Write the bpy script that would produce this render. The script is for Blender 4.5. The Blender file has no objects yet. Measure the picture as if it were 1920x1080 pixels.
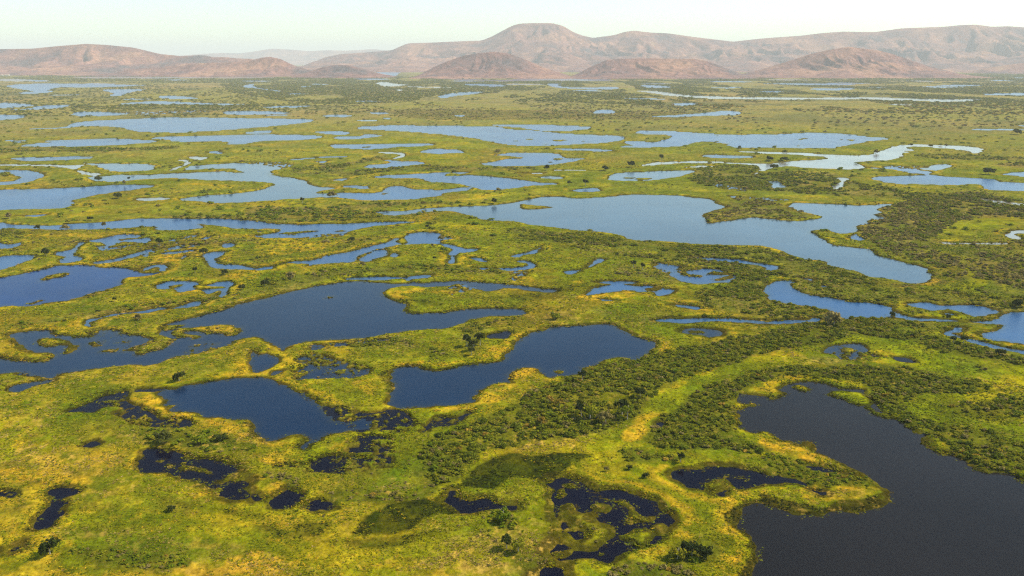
import bpy, math, random
import numpy as np
from mathutils import Vector

R = math.radians
HAZE = 2.7e-5          # density of the hazy air per metre
rng = np.random.default_rng(7)
random.seed(7)
scn = bpy.context.scene
col = scn.collection

# ------------------------------------------------------------------ camera
CAM_H = 250.0            # metres above the floodplain
FPX = 1663.0             # focal length in photograph pixels (1920 wide)
HORIZON = 112.0          # image row of the true horizon
PITCH = math.atan((540 - HORIZON) / FPX)
cam_d = bpy.data.cameras.new('camera')
cam_d.sensor_width = 36.0
cam_d.lens = 36.0 * FPX / 1920.0
cam_d.clip_start = 1.0
cam_d.clip_end = 300000.0
cam = bpy.data.objects.new('camera', cam_d)
cam.location = (0, 0, CAM_H)
cam.rotation_euler = (math.pi / 2 - PITCH, 0, 0)
col.objects.link(cam)
scn.camera = cam

# ------------------------------------------------------------------ sky, sun, exposure
SUN_EL, SUN_AZ = 46.0, 78.0          # azimuth measured clockwise from straight ahead
world = bpy.data.worlds.new('World')
scn.world = world
world.use_nodes = True
wn = world.node_tree
wn.nodes.clear()
sky = wn.nodes.new('ShaderNodeTexSky')
sky.sky_type = 'NISHITA'
sky.sun_disc = False
sky.sun_elevation = R(SUN_EL)
sky.sun_rotation = R(SUN_AZ)
sky.altitude = 200
sky.air_density = 1.0
sky.dust_density = 0.7
sky.ozone_density = 1.0
bg = wn.nodes.new('ShaderNodeBackground')
bg.inputs['Strength'].default_value = 0.135
wo = wn.nodes.new('ShaderNodeOutputWorld')
tint = wn.nodes.new('ShaderNodeMix')          # humid air: the whole sky leans a little towards pale green
tint.data_type = 'RGBA'
tint.blend_type = 'MULTIPLY'
tint.inputs['Factor'].default_value = 1.0
tint.inputs[7].default_value = (0.90, 1.0, 0.93, 1)
wn.links.new(sky.outputs[0], tint.inputs[6])
wn.links.new(tint.outputs[2], bg.inputs[0])
wn.links.new(bg.outputs[0], wo.inputs[0])

sun_d = bpy.data.lights.new('sun', 'SUN')
sun_d.energy = 4.6
sun_d.angle = R(0.5)
sun_d.color = (1.0, 0.92, 0.76)
sun = bpy.data.objects.new('sun', sun_d)
sv = Vector((math.sin(R(SUN_AZ)) * math.cos(R(SUN_EL)), math.cos(R(SUN_AZ)) * math.cos(R(SUN_EL)), math.sin(R(SUN_EL))))
sun.rotation_euler = sv.to_track_quat('Z', 'Y').to_euler()
sun.location = sv * 2000
col.objects.link(sun)

vs = scn.view_settings
vs.view_transform = 'Standard'
vs.look = 'None'
vs.exposure = 0.74
vs.gamma = 1.0
scn.render.engine = 'CYCLES'
scn.cycles.max_bounces = 6
scn.cycles.diffuse_bounces = 2
scn.cycles.glossy_bounces = 2
scn.cycles.volume_bounces = 0
scn.cycles.transparent_max_bounces = 8
scn.cycles.sample_clamp_indirect = 6.0
scn.cycles.use_denoising = False
scn.cycles.filter_width = 1.25

# ------------------------------------------------------------------ helpers
CP, SP = math.cos(PITCH), math.sin(PITCH)


def tag(o, label=None, cat=None, group=None, kind=None):
    if label: o['label'] = label
    if cat: o['category'] = cat
    if group: o['group'] = group
    if kind: o['kind'] = kind
    return o


def survey(uv):
    """ground positions (metres) of map points that were read off the photograph"""
    uv = np.asarray(uv, float)
    a = (uv[:, 0] - 960) / FPX
    b = (540 - uv[:, 1]) / FPX
    dz = b * CP - SP
    dy = CP + b * SP
    dz = np.minimum(dz, -0.0022)
    k = -CAM_H / dz
    return np.stack([a * k, dy * k], 1)


def P(s, x0=0, y0=0, k=1.0):
    pts = [tuple(float(v) for v in t.split(',')) for t in s.split()]
    return [(x0 + x / k, y0 + y / k) for x, y in pts]


def smooth(pts, n=3):
    p = np.asarray(pts, float)
    m = len(p)
    if m < 4: return p
    p0, p1, p2, p3 = np.roll(p, 1, 0), p, np.roll(p, -1, 0), np.roll(p, -2, 0)
    out = []
    for i in range(n):
        t = i / n
        out.append(0.5 * (2 * p1 + (p2 - p0) * t + (2 * p0 - 5 * p1 + 4 * p2 - p3) * t * t + (3 * p1 - p0 - 3 * p2 + p3) * t ** 3))
    return np.stack(out, 1).reshape(-1, 2)


def _hash(ix, iy, seed):
    h = (ix.astype(np.int64) * 374761393 + iy.astype(np.int64) * 668265263 + seed * 974634777) & 0xFFFFFFFF
    h = ((h ^ (h >> 13)) * 1274126177) & 0xFFFFFFFF
    h = h ^ (h >> 16)
    return (h & 0xFFFFFF).astype(np.float64) / 0xFFFFFF


def vnoise(x, y, seed=0):
    ix, iy = np.floor(x), np.floor(y)
    fx, fy = x - ix, y - iy
    fx = fx * fx * (3 - 2 * fx)
    fy = fy * fy * (3 - 2 * fy)
    a, b = _hash(ix, iy, seed), _hash(ix + 1, iy, seed)
    c, d = _hash(ix, iy + 1, seed), _hash(ix + 1, iy + 1, seed)
    return (a + (b - a) * fx) * (1 - fy) + (c + (d - c) * fx) * fy


def fbm(x, y, L, seed=0, octv=3):
    """about -1 .. 1"""
    s, amp, tot = 0, 1.0, 0
    c, sn = 0.8, 0.6
    x, y = x / L, y / L
    for o in range(octv):
        s = s + amp * (vnoise(x, y, seed + o * 17) * 2 - 1)
        tot += amp
        amp *= 0.5
        x, y = (c * x - sn * y) * 2.03 + 11.3, (sn * x + c * y) * 2.03 - 7.7
    return s / tot * 1.35


def sdist(px, py, poly):
    """signed distance, positive inside"""
    n = len(poly)
    d2 = np.full(px.shape, 1e18)
    ins = np.zeros(px.shape, bool)
    for i in range(n):
        ax, ay = poly[i]
        bx, by = poly[(i + 1) % n]
        ex, ey = bx - ax, by - ay
        wx, wy = px - ax, py - ay
        t = np.clip((wx * ex + wy * ey) / (ex * ex + ey * ey + 1e-9), 0, 1)
        qx, qy = wx - ex * t, wy - ey * t
        d2 = np.minimum(d2, qx * qx + qy * qy)
        c = (ay > py) != (by > py)
        if abs(ey) > 1e-9:
            ins ^= c & (px < ex * (py - ay) / ey + ax)
    d = np.sqrt(d2)
    return np.where(ins, d, -d)


def sstep(a, b, x):
    t = np.clip((x - a) / (b - a), 0, 1)
    return t * t * (3 - 2 * t)

# ------------------------------------------------------------------ the survey: every outline read off the photograph, laid on the floodplain
C1, C2, C3 = (0, 40, 3), (640, 40, 3), (1280, 40, 3)
D1, D2, D3 = (0, 200, 3), (640, 200, 3), (1280, 200, 3)
E1, E2, E3, E4 = (0, 400, 4), (480, 400, 4), (960, 400, 4), (1440, 340, 3.6)
F1, F2, F3, F4 = (0, 600, 4), (480, 600, 4), (960, 600, 4), (1440, 600, 4)
G1, G2, G3, G4 = (0, 820, 4), (480, 820, 4), (960, 820, 4), (1440, 820, 4)
GL = (0, 0, 1)

# (name, water tint, label, sheet, outline); label None: a small pool of its region
WATER = [
 # far plain, left
 ('lake', 'b', 'far blue lake in a thin strip below the left hills', C1, '40,362 150,352 400,350 650,355 830,360 650,368 450,372 330,372 250,392 180,392 140,385 60,372'),
 ('pond', 'b', None, C1, '100,402 200,393 300,392 260,402 160,408'),
 ('pond', 'b', None, C1, '580,383 820,383 740,397 680,418 610,420 640,405'),
 ('pond', 'p', None, C1, '0,325 120,325 300,338 120,338 0,335'),
 ('river', 'p', 'pale river line at the foot of the left hills', C1, '460,313 1000,313 1500,313 1480,319 900,321 480,321'),
 ('pond', 'b', None, C1, '900,420 1030,422 1110,432 1060,437 920,434'),
 ('pond', 'b', None, C1, '0,460 110,462 200,472 120,482 0,488'),
 ('pond', 'b', None, C1, '200,478 380,468 370,482 280,492 30,500 180,490'),
 ('pond', 'b', None, C1, '-80,524 0,526 120,528 130,540 60,552 -80,554'),
 ('pond', 'b', None, C1, '420,514 520,508 700,518 640,530 430,532'),
 ('pond', 'b', None, C1, '680,462 900,450 1200,462 1380,465 1250,472 980,466 700,468'),
 ('pond', 'b', 'flat blue pond just above the long oval blue lake', C1, '1260,508 1420,505 1620,512 1570,523 1300,524'),
 ('pond', 'b', None, C1, '1370,362 1420,353 1440,370 1530,385 1600,393 1560,395 1460,380 1380,372'),
 ('pond', 'b', None, C1, '1690,366 1780,364 1700,372'),
 ('pond', 'b', None, C1, '1480,482 1640,474 1750,476 1680,484 1500,486'),
 ('pond', 'b', None, C1, '1820,530 1920,525 1980,532 1920,538 1840,536'),
 ('lake', 'p', 'whitish far lake in the gap behind the small conical hill', C1, '1630,234 1740,234 1720,243 1640,243'),
 # far plain, middle
 ('lake', 'b', 'blue lake in the gap left of the domed front hill', C2, '165,300 220,283 340,280 320,295 300,308 200,309'),
 ('pond', 'b', None, C2, '60,324 150,321 280,325 150,330'),
 ('river', 'p', 'pale bend of the river below the gap in the hills', C2, '195,348 240,340 300,350 380,358 300,366 240,365'),
 ('river', 'p', 'thin pale river reach right of the river bend', C2, '385,365 480,368 660,374 640,377 400,370'),
 ('pond', 'p', None, C2, '300,384 350,383 340,391 310,391'),
 ('pond', 'b', None, C2, '700,352 860,354 930,362 880,368 720,360'),
 ('lake', 'g', 'grey shallow lake along the foot of the domed front hill', C2, '520,320 700,322 900,330 1090,318 1500,325 1450,335 1200,335 900,338 760,332 560,326'),
 ('pond', 'b', 'slanting blue pond among far dark woods', C2, '540,424 620,405 760,395 805,398 760,408 640,420 580,432'),
 ('pond', 'b', None, C2, '1160,350 1240,352 1220,360 1300,372 1550,370 1520,382 1280,378 1180,366'),
 ('pond', 'b', None, C2, '1680,358 1800,362 1860,372 1740,375'),
 ('pond', 'b', None, C2, '1590,434 1700,432 1830,438 1700,441'),
 ('pond', 'b', 'small bright blue pond alone on the olive far plain', C2, '1415,515 1440,500 1530,500 1535,517 1460,519'),
 ('pond', 'b', None, C2, '80,447 300,450 90,454'),
 ('pond', 'b', None, C2, '170,512 260,514 240,521 190,521'),
 ('pond', 'b', None, C2, '-20,530 70,528 20,538 -20,538'),
 ('pond', 'b', None, C2, '625,527 700,527 670,537'),
 ('pond', 'b', None, C2, '225,544 285,546 260,554'),
 # far plain, right
 ('river', 'p', 'long straight pale river crossing the far right plain', C3, '-260,392 -140,393 0,412 200,423 430,428 750,430 1000,427 1200,432 1500,439 1650,436 1670,444 1500,452 1200,444 1000,439 700,439 400,438 150,434 0,424 -90,416 -180,402'),
 ('pond', 'b', None, C3, '1680,410 1750,406 1990,402 1990,416 1760,415'),
 ('pond', 'b', None, C3, '730,378 960,376 930,386 760,386'),
 ('pond', 'b', None, C3, '1040,370 1160,370 1100,376'),
 ('pond', 'b', None, C3, '450,350 700,348 980,355 820,360 600,356'),
 ('pond', 'b', None, C3, '130,372 350,370 250,378'),
 ('pond', 'b', None, C3, '1360,366 1600,368 1500,374 1380,372'),
 ('pond', 'b', 'ragged blue pond beside golden scrub on the far right plain', C3, '-170,535 -60,528 100,518 250,502 330,515 300,527 150,530 0,537 -150,539'),
 ('pond', 'b', None, C3, '-70,466 0,460 80,459 60,470 0,475'),
 ('pond', 'b', None, C3, '1850,315 1990,315 1880,321'),
 ('pond', 'b', None, C3, '1510,309 1570,308 1540,313'),
 ('pond', 'b', None, GL, '25.0,151.0 46.0,149.7 70.5,149.9 95.0,151.2 74.0,152.4 42.5,152.1'),
 ('pond', 'g', None, GL, '160.0,157.0 178.0,155.6 199.0,156.4 220.0,157.2 202.0,158.0 175.0,157.6'),
 ('pond', 'b', None, GL, '305.0,150.0 320.0,149.2 337.5,149.2 355.0,150.2 340.0,151.1 317.5,150.4'),
 ('pond', 'b', None, GL, '450.0,152.0 468.0,151.2 489.0,151.0 510.0,152.2 492.0,153.0 465.0,153.0'),
 ('pond', 'b', None, GL, '580.0,158.0 592.0,157.1 606.0,157.7 620.0,158.2 608.0,158.7 590.0,158.9'),
 ('pond', 'b', None, GL, '845.0,152.0 866.0,150.5 890.5,151.5 915.0,152.2 894.0,153.0 862.5,152.8'),
 ('pond', 'p', None, GL, '935.0,158.0 962.0,156.8 993.5,157.5 1025.0,158.2 998.0,159.3 957.5,159.0'),
 ('pond', 'g', None, GL, '1080.0,151.0 1104.0,150.2 1132.0,150.6 1160.0,151.2 1136.0,151.8 1100.0,151.4'),
 ('pond', 'g', None, GL, '1200.0,157.0 1218.0,155.8 1239.0,156.0 1260.0,157.2 1242.0,158.4 1215.0,157.5'),
 ('pond', 'b', None, GL, '1330.0,153.0 1354.0,151.8 1382.0,152.3 1410.0,153.2 1386.0,154.2 1350.0,154.1'),
 ('pond', 'p', None, GL, '1435.0,150.0 1462.0,148.9 1493.5,149.0 1525.0,150.2 1498.0,150.9 1457.5,150.6'),
 ('pond', 'b', None, GL, '1545.0,156.0 1578.0,155.0 1616.5,155.7 1655.0,156.2 1622.0,156.8 1572.5,156.5'),
 ('pond', 'g', None, GL, '1685.0,152.0 1706.0,151.3 1730.5,151.2 1755.0,152.2 1734.0,152.9 1702.5,152.7'),
 ('pond', 'b', None, GL, '1755.0,160.0 1782.0,159.1 1813.5,158.9 1845.0,160.2 1818.0,161.4 1777.5,161.3'),
 ('pond', 'b', None, GL, '1855.0,151.0 1870.0,149.7 1887.5,150.5 1905.0,151.2 1890.0,152.0 1867.5,151.7'),
 ('pond', 'b', None, GL, '1420.0,172.0 1438.0,170.8 1459.0,171.3 1480.0,172.2 1462.0,172.9 1435.0,172.6'),
 ('pond', 'b', None, GL, '1070.0,170.0 1088.0,168.7 1109.0,168.9 1130.0,170.2 1112.0,171.1 1085.0,170.9'),
 ('pond', 'g', None, GL, '85.0,178.0 106.0,177.2 130.5,177.1 155.0,178.2 134.0,178.6 102.5,178.8'),
 ('pond', 'b', None, GL, '230.0,186.0 248.0,184.9 269.0,185.2 290.0,186.2 272.0,187.0 245.0,187.3'),
 ('pond', 'b', None, GL, '540.0,176.0 552.0,175.0 566.0,175.5 580.0,176.2 568.0,177.5 550.0,177.0'),
 ('pond', 'p', None, GL, '1665.0,196.0 1680.0,194.7 1697.5,195.6 1715.0,196.2 1700.0,197.1 1677.5,196.6'),
 ('pond', 'p', None, GL, '840.0,176.0 852.0,175.1 866.0,174.9 880.0,176.2 868.0,177.1 850.0,177.1'),
 ('pond', 'b', None, GL, '1290.0,143.0 1308.0,141.6 1329.0,142.3 1350.0,143.2 1332.0,144.2 1305.0,144.0'),
 ('pond', 'g', None, GL, '1520.0,142.0 1544.0,141.0 1572.0,141.4 1600.0,142.2 1576.0,142.7 1540.0,142.9'),
 ('pond', 'b', None, GL, '490.0,216.0 508.0,215.2 529.0,215.4 550.0,216.2 532.0,216.9 505.0,216.7'),
 ('pond', 'g', None, GL, '670.0,226.0 682.0,224.6 696.0,224.9 710.0,226.2 698.0,227.3 680.0,227.2'),
 # upper left
 ('lake', 'b', 'long oval blue lake at the upper left', D1, '130,122 340,118 420,92 560,78 760,68 1000,61 1300,64 1600,68 1760,75 1700,92 1500,112 1250,132 1000,145 800,142 730,132 700,118 560,110 440,112 360,122 200,126'),
 ('pond', 'b', None, D1, '1365,150 1430,138 1520,136 1530,147 1460,154'),
 ('lake', 'b', 'flat blue pond below the oval lake, left one of two', D1, '120,218 230,205 280,198 240,192 380,185 600,181 780,185 880,195 780,208 560,220 350,223 180,224'),
 ('lake', 'b', 'flat blue pond below the oval lake, right one of two', D1, '850,178 960,166 1150,164 1400,158 1700,160 1820,168 1700,186 1500,192 1380,208 1280,212 1290,200 1200,194 1000,198 950,186'),
 ('pond', 'b', None, D1, '1770,142 1920,140 1965,147 1920,158 1830,152'),
 ('pond', 'b', None, D1, '15,190 160,190 100,202'),
 ('pond', 'b', 'thin blue pond left of the pale winding creek', D1, '65,292 200,286 360,282 530,282 470,292 320,302 200,306 110,304'),
 ('pond', 'g', 'grey pond beside the thin silty channel at left', D1, '470,318 600,322 750,320 850,330 860,355 700,364 620,358 560,335 500,328'),
 ('river', 'p', 'thin silty channel feeding the branching grey lake', D1, '-60,324 120,325 250,327 400,329 480,324 480,331 440,345 470,362 560,380 510,388 440,370 400,348 250,334 -60,330'),
 ('lake', 'g', 'branching grey lake at the left middle distance', D1, '500,398 640,386 850,383 1150,370 1240,365 1360,372 1300,350 1200,350 1150,348 1040,355 1080,335 1250,322 1400,320 1580,345 1530,360 1535,385 1680,408 1740,440 1800,450 1900,460 1830,470 1760,488 1900,490 1960,505 1700,515 1500,530 1250,543 1130,535 1010,522 1120,505 1300,490 1450,470 1540,440 1500,425 1250,415 1000,402 850,405 680,418 560,420'),
 ('lake', 'b', 'blue bay joined to the branching grey lake', D2, '-20,487 60,486 200,488 260,455 330,447 400,465 500,468 560,470 720,452 700,470 570,488 560,498 420,518 250,526 100,524 -20,508'),
 ('pond', 'b', 'hooked blue pond cut off by the left frame edge', D1, '-60,358 130,358 230,372 215,395 240,388 180,420 120,432 -60,442 -60,430 90,418 115,395 60,375 -60,374'),
 ('lake', 'b', 'tapering blue lake at the left edge above the long channel', D1, '-80,478 200,465 450,452 680,440 870,445 780,462 600,485 480,510 410,525 390,560 330,572 150,577 -80,577'),
 ('pond', 'b', None, D1, '1640,298 1760,288 1900,278 1940,284 1800,290 1700,298'),
 ('pond', 'b', None, D1, '1775,310 1860,303 1820,317'),
 ('pond', 'b', None, D1, '1830,412 1950,405 1920,418'),
 ('pond', 'p', None, D1, '780,518 900,515 960,517 830,530'),
 ('pond', 'b', None, D1, '90,612 280,608 200,620'),
 ('pond', 'b', None, D1, '1160,258 1210,252 1270,265 1200,263'),
 ('creek', 'p', 'pale winding creek in the green left plain', D1, '932,362 980,345 1045,318 1005,296 1045,303 1066,318 992,352'),
 ('pond', 'p', None, D1, '1070,283 1160,287 1130,302 1080,291'),
 ('pond', 'b', 'blue pond with a reed islet above the curving creek', D1, '1850,218 1920,212 2070,212 2220,208 2440,210 2360,222 2220,228 2080,240 1990,238 1880,230'),
 # upper middle
 ('lake', 'b', 'broad pale blue lake at the upper middle', D2, '90,122 200,108 500,107 800,112 880,115 950,128 1060,132 1240,150 1440,160 1570,165 1590,185 1500,200 1350,210 1100,222 950,215 830,195 760,180 600,160 400,142 250,133'),
 ('pond', 'b', 'pale blue strip behind the low wooded spit', D2, '860,103 1100,102 1380,112 1400,122 1330,132 1200,138 1080,130 1000,117 900,110'),
 ('lake', 'b', 'wide pale blue lake with reed specks at the upper right', D3, '-260,138 -150,135 0,142 200,155 400,158 500,158 600,152 700,148 900,153 1000,165 1160,180 1050,195 950,212 850,232 650,232 400,230 280,228 240,208 100,196 20,215 -100,228 -350,228 -280,215 -340,205 -280,192 -150,200 -100,185 -60,172 -100,158 -240,152'),
 ('pond', 'b', None, D2, '1210,238 1400,238 1540,246 1440,250 1260,244'),
 ('pond', 'b', None, D2, '-20,170 110,165 150,157 240,162 150,175 50,183 -20,180'),
 ('pond', 'b', 'pale blue pond with a long eastern tail in mid plain', D2, '780,322 860,308 930,295 1030,290 980,280 870,275 900,265 1050,258 1230,268 1260,290 1370,292 1320,305 1200,325 1080,333 900,335'),
 ('pond', 'b', 'small rounded blue pond left of the pale tailed pond', D2, '440,250 520,240 620,240 690,258 600,263 480,262'),
 ('pond', 'b', 'leaf shaped blue pond below the curving creek', D2, '125,340 180,325 240,322 270,310 230,298 300,305 420,308 470,320 380,332 220,345'),
 ('creek', 'p', 'curving pale creek between two small blue ponds', D2, '285,293 335,274 300,266 200,257 310,259 362,272 312,292'),
 ('lake', 'b', 'pointed blue lake in the middle of the plain', D2, '180,398 260,385 420,378 600,368 730,368 680,378 620,390 740,388 900,400 1060,420 1220,435 1080,445 950,462 820,468 760,458 660,435 560,425 500,422 450,405 340,402'),
 ('pond', 'b', None, D2, '0,450 80,445 160,448 140,462 70,458'),
 ('pond', 'b', None, D2, '1295,470 1380,460 1460,460 1410,480 1330,478'),
 ('pond', 'g', None, D2, '1115,398 1180,392 1260,398 1220,408 1130,404'),
 ('pond', 'p', None, D2, '990,372 1150,372 1100,378'),
 ('pond', 'g', 'pale pond with reed streaks above the great lagoon', D2, '1490,405 1540,380 1650,370 1900,360 1980,362 1960,375 1850,400 1700,418 1540,415'),
 ('pond', 'p', None, D2, '1200,356 1450,357 1200,362'),
 ('creek', 'p', None, D2, '1690,332 1760,315 1900,311 1890,319 1750,329'),
 ('lagoon', 'g', 'great slate blue lagoon across the right middle', GL, '705,398 760,396 800,390 850,388 930,385 960,380 1000,372 1040,369 1090,372 1140,370 1190,365 1260,366 1310,372 1330,374 1340,382 1355,388 1325,400 1322,412 1330,420 1390,410 1440,410 1500,415 1542,408 1520,400 1492,393 1480,385 1500,381 1560,383 1610,385 1670,383 1645,392 1655,398 1638,405 1660,408 1625,414 1630,420 1605,424 1612,430 1600,437 1575,438 1550,430 1520,432 1520,438 1540,445 1550,455 1580,462 1630,468 1650,480 1690,490 1730,503 1742,515 1735,525 1715,531 1690,528 1660,522 1630,520 1600,508 1560,498 1540,490 1510,487 1490,480 1440,463 1400,460 1320,458 1250,453 1190,450 1150,438 1120,435 1080,432 1040,426 1000,422 960,415 900,410 870,402 845,396 800,397 740,404'),
 ('river', 'b', 'long blue channel crossing the left middle', GL, '-30,416 50,422 90,424 160,419 210,415 250,411 300,410 360,410 430,411 480,415 530,420 600,421 660,420 700,417 778,416 740,421 700,425 660,432 640,438 600,440 570,446 510,446 482,443 520,436 522,430 480,429 440,428 410,424 370,420 380,427 350,431 300,430 290,425 250,427 200,429 170,430 110,431 60,429 -30,430'),
 # right middle distance
 ('pond', 'b', None, D3, '110,275 150,270 380,280 350,288 150,286'),
 ('river', 'p', 'winding grey silty river in the right plain', D3, '280,250 400,252 600,258 700,262 820,270 1000,275 1080,262 1140,240 1200,222 1280,212 1500,218 1680,235 1660,262 1620,262 1590,245 1450,232 1300,225 1260,235 1280,242 1240,262 1230,280 1180,298 1050,305 990,315 1010,330 1020,345 920,352 850,350 700,345 600,335 500,345 430,372 385,390 440,355 420,335 350,325 200,318 0,316 0,307 200,309 350,319 500,320 640,305 760,300 815,292 760,278 600,268 420,262'),
 ('lake', 'b', 'blue lake running off the right edge below the silty river', D3, '1050,345 1200,345 1360,360 1420,368 1380,380 1500,395 1700,405 1800,425 1990,437 1990,472 1830,472 1720,465 1690,445 1600,435 1500,440 1360,435 1180,430 1060,402 1150,392 1250,390 1350,388 1360,375 1300,375 1200,355'),
 ('pond', 'g', None, D3, '1150,340 1280,345 1360,345 1440,325 1520,330 1480,345 1420,360 1340,350'),
 ('pond', 'b', None, D3, '1790,380 1990,366 1990,404 1880,390'),
 ('creek', 'p', 'short pale creek stub ending in scrub', D3, '838,467 876,420 868,400 924,404 918,426 872,462'),
 ('pond', 'g', 'small grey pond among thickets above the great lagoon', D3, '465,425 540,418 565,435 570,455 510,458 500,435'),
 ('pond', 'b', None, D3, '260,502 320,500 290,515'),
 ('pond', 'p', None, D3, '-20,345 100,332 200,335 80,342'),
 ('pond', 'b', None, D3, '1620,128 1700,125 1980,130 1700,133'),
 ('pond', 'b', None, D3, '1880,105 1980,103 1980,122'),
 # left middle
 ('pond', 'b', None, E1, '-60,214 60,240 160,220 100,255 -60,265'),
 ('pond', 'b', 'blue pond at the left edge above the deep blue lagoon', E1, '-80,345 100,320 220,318 240,345 160,370 60,410 -80,430'),
 ('lagoon', 'n', 'deep blue lagoon with a slim reed islet at left', E1, '-100,520 120,465 230,440 370,410 480,395 650,392 780,405 930,415 1000,440 1060,455 1180,448 1080,470 950,480 900,515 905,535 800,565 680,600 620,625 480,660 330,675 250,690 100,690 -100,686'),
 ('pond', 'b', None, E1, '680,205 780,185 870,165 980,158 1080,168 1000,185 900,190 860,195 900,212 870,235 810,245 790,215 720,212'),
 ('pond', 'b', None, E1, '940,200 1060,190 1110,185 1070,205 970,212'),
 ('pond', 'b', None, E1, '1040,217 1105,205 1085,222'),
 ('pond', 'b', 'small forked blue pool above the deep blue lagoon', E1, '430,290 540,275 555,250 620,215 600,245 575,275 560,305 620,335 580,358 500,370 450,350 480,330 440,310'),
 ('pond', 'b', None, E1, '700,372 800,350 900,338 1000,308 1060,293 1150,268 1080,302 1000,333 900,358 780,378'),
 ('pond', 'b', None, E1, '1200,302 1320,290 1400,276 1480,280 1400,292 1280,308'),
 ('pond', 'b', None, E1, '1075,410 1160,383 1245,388 1225,432 1180,405 1090,427'),
 ('pond', 'b', None, E1, '1340,342 1395,318 1370,348'),
 ('pond', 'b', None, E1, '1680,232 1730,230 1730,250 1690,255'),
 ('river', 'b', 'short wide blue backwater at the head of the looping channel', E1, '1530,350 1560,300 1690,288 1620,345 1660,390 1760,388 1920,410 1930,425 1700,420 1600,405 1545,385'),
 ('river', 'b', 'looping blue channel in the centre with reedy banks', E2, '0,410 130,393 200,377 300,359 440,349 560,314 720,294 830,253 900,238 1000,212 1055,193 1060,225 1140,225 1130,190 1140,155 1250,145 1370,150 1410,180 1470,188 1370,210 1470,240 1560,262 1670,265 1630,290 1530,300 1500,330 1490,370 1455,372 1460,340 1445,290 1490,270 1400,240 1300,228 1150,233 1060,238 960,262 880,272 760,322 740,362 600,372 450,387 390,397 390,380 250,378 180,392 100,422 0,428'),
 ('pond', 'b', None, E2, '775,342 850,300 960,275 995,320 880,347 820,362'),
 ('pond', 'b', None, E2, '1005,312 1050,297 1070,320 1020,327'),
 ('pond', 'b', None, E2, '1600,333 1680,333 1725,364 1650,352'),
 ('pond', 'b', None, E2, '1650,411 1820,411 1700,421'),
 ('pond', 'b', 'small hook shaped pool right of the looping channel', E3, '-80,410 60,403 112,395 100,375 50,370 70,353 130,362 155,390 112,417 0,434 -80,424'),
 ('pond', 'b', 'blue pond with reed bars below the looping channel', E1, '1170,545 1230,520 1330,510 1500,520 1480,545 1560,535 1640,515 1745,515 1705,580 1695,622 1650,627 1645,580 1560,605 1480,575 1350,598 1290,570 1210,570'),
 ('creek', 'b', 'narrow blue creek under a line of bushes at left', E1, '620,835 650,800 720,788 850,753 1000,738 1100,722 1200,703 1300,713 1400,678 1510,658 1475,692 1330,713 1200,728 1080,748 900,763 760,793 695,818 680,852'),
 ('lagoon', 'B', 'large dark blue lagoon winding through the centre left', GL, '322,606 370,595 430,577 450,570 480,563 520,553 560,545 600,535 640,529 680,528 700,530 740,533 770,529 805,530 850,527 905,529 960,533 985,537 1010,541 1045,544 1035,548 1010,547 972,542 945,541 915,545 895,540 862,531 838,536 800,539 768,537 730,541 720,551 728,560 765,570 760,579 775,587 805,587 835,586 862,581 905,579 950,579 975,580 985,586 975,591 950,593 915,593 880,599 862,607 830,615 780,621 730,627 680,635 605,639 560,645 535,655 528,658 515,650 500,640 480,633 460,634 435,640 410,644 390,643 363,648 360,656 345,665 328,668 310,675 288,682 270,686 255,684 225,687 175,692 130,696 110,701 98,709 80,705 58,700 50,696 15,698 -30,702 -30,676 32,676 70,679 108,667 85,662 68,660 50,653 32,637 20,630 38,624 62,621 92,620 100,626 130,630 150,632 180,631 190,624 210,624 222,634 235,642 250,636 272,635 275,641 262,648 232,654 230,659 255,658 262,664 282,659 300,654 327,638 308,631 300,622 302,613'),
 ('pond', 'b', None, E2, '670,492 800,480 1000,481 1130,487 1000,496 800,501'),
 ('pond', 'b', None, E2, '1138,505 1150,474 1260,464 1320,470 1250,487 1165,490'),
 # middle
 ('pond', 'b', 'dark blue pond behind the golden reed islet in mid ground', E3, '550,612 620,570 700,545 820,535 920,545 1040,545 1060,560 1150,565 1220,580 1150,612 1080,617 1050,592 960,592 900,577 760,592 680,597 600,610'),
 ('pond', 'b', None, E3, '630,516 760,510 940,518 880,529 700,527'),
 ('pond', 'b', None, E3, '400,442 540,413 600,378 640,343 705,348 625,388 560,418 440,458'),
 ('pond', 'b', None, E3, '5,322 90,298 200,262 235,243 195,293 100,308 40,328'),
 ('lagoon', 'b', 'round blue pool ringed with curling reed bars', E3, '1065,390 1100,378 1200,385 1320,400 1420,410 1560,425 1640,460 1715,475 1640,510 1540,515 1400,530 1260,500 1190,460 1150,425 1080,415'),
 ('river', 'b', 'thin blue backwater hidden in thickets below the great lagoon', E3, '1380,333 1500,338 1620,343 1760,363 1870,378 1960,402 1960,414 1840,388 1680,378 1560,363 1420,348'),
 ('pond', 'b', None, E3, '1225,690 1320,693 1405,712 1320,714'),
 ('pond', 'b', None, E3, '650,645 800,655 700,662'),
 ('river', 'b', 'narrow blue channel joining the right hand bushy channel', E3, '1060,805 1130,788 1300,793 1500,788 1700,793 1920,812 2000,808 2200,800 2290,790 2310,803 2230,822 2080,826 1920,830 1750,820 1500,812 1300,822 1150,817'),
 ('river', 'b', 'broad blue channel between bushy banks at the right', E4, '0,700 60,675 150,672 185,685 150,695 200,740 300,770 400,785 480,800 560,822 660,820 760,830 850,860 860,880 920,905 1000,925 1150,930 1280,940 1450,945 1560,930 1650,890 1790,885 1790,978 1650,985 1580,968 1450,960 1280,947 1150,947 1000,942 880,922 700,918 560,920 520,930 460,905 400,870 340,860 250,840 130,825 60,810 0,800 -10,740'),
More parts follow.
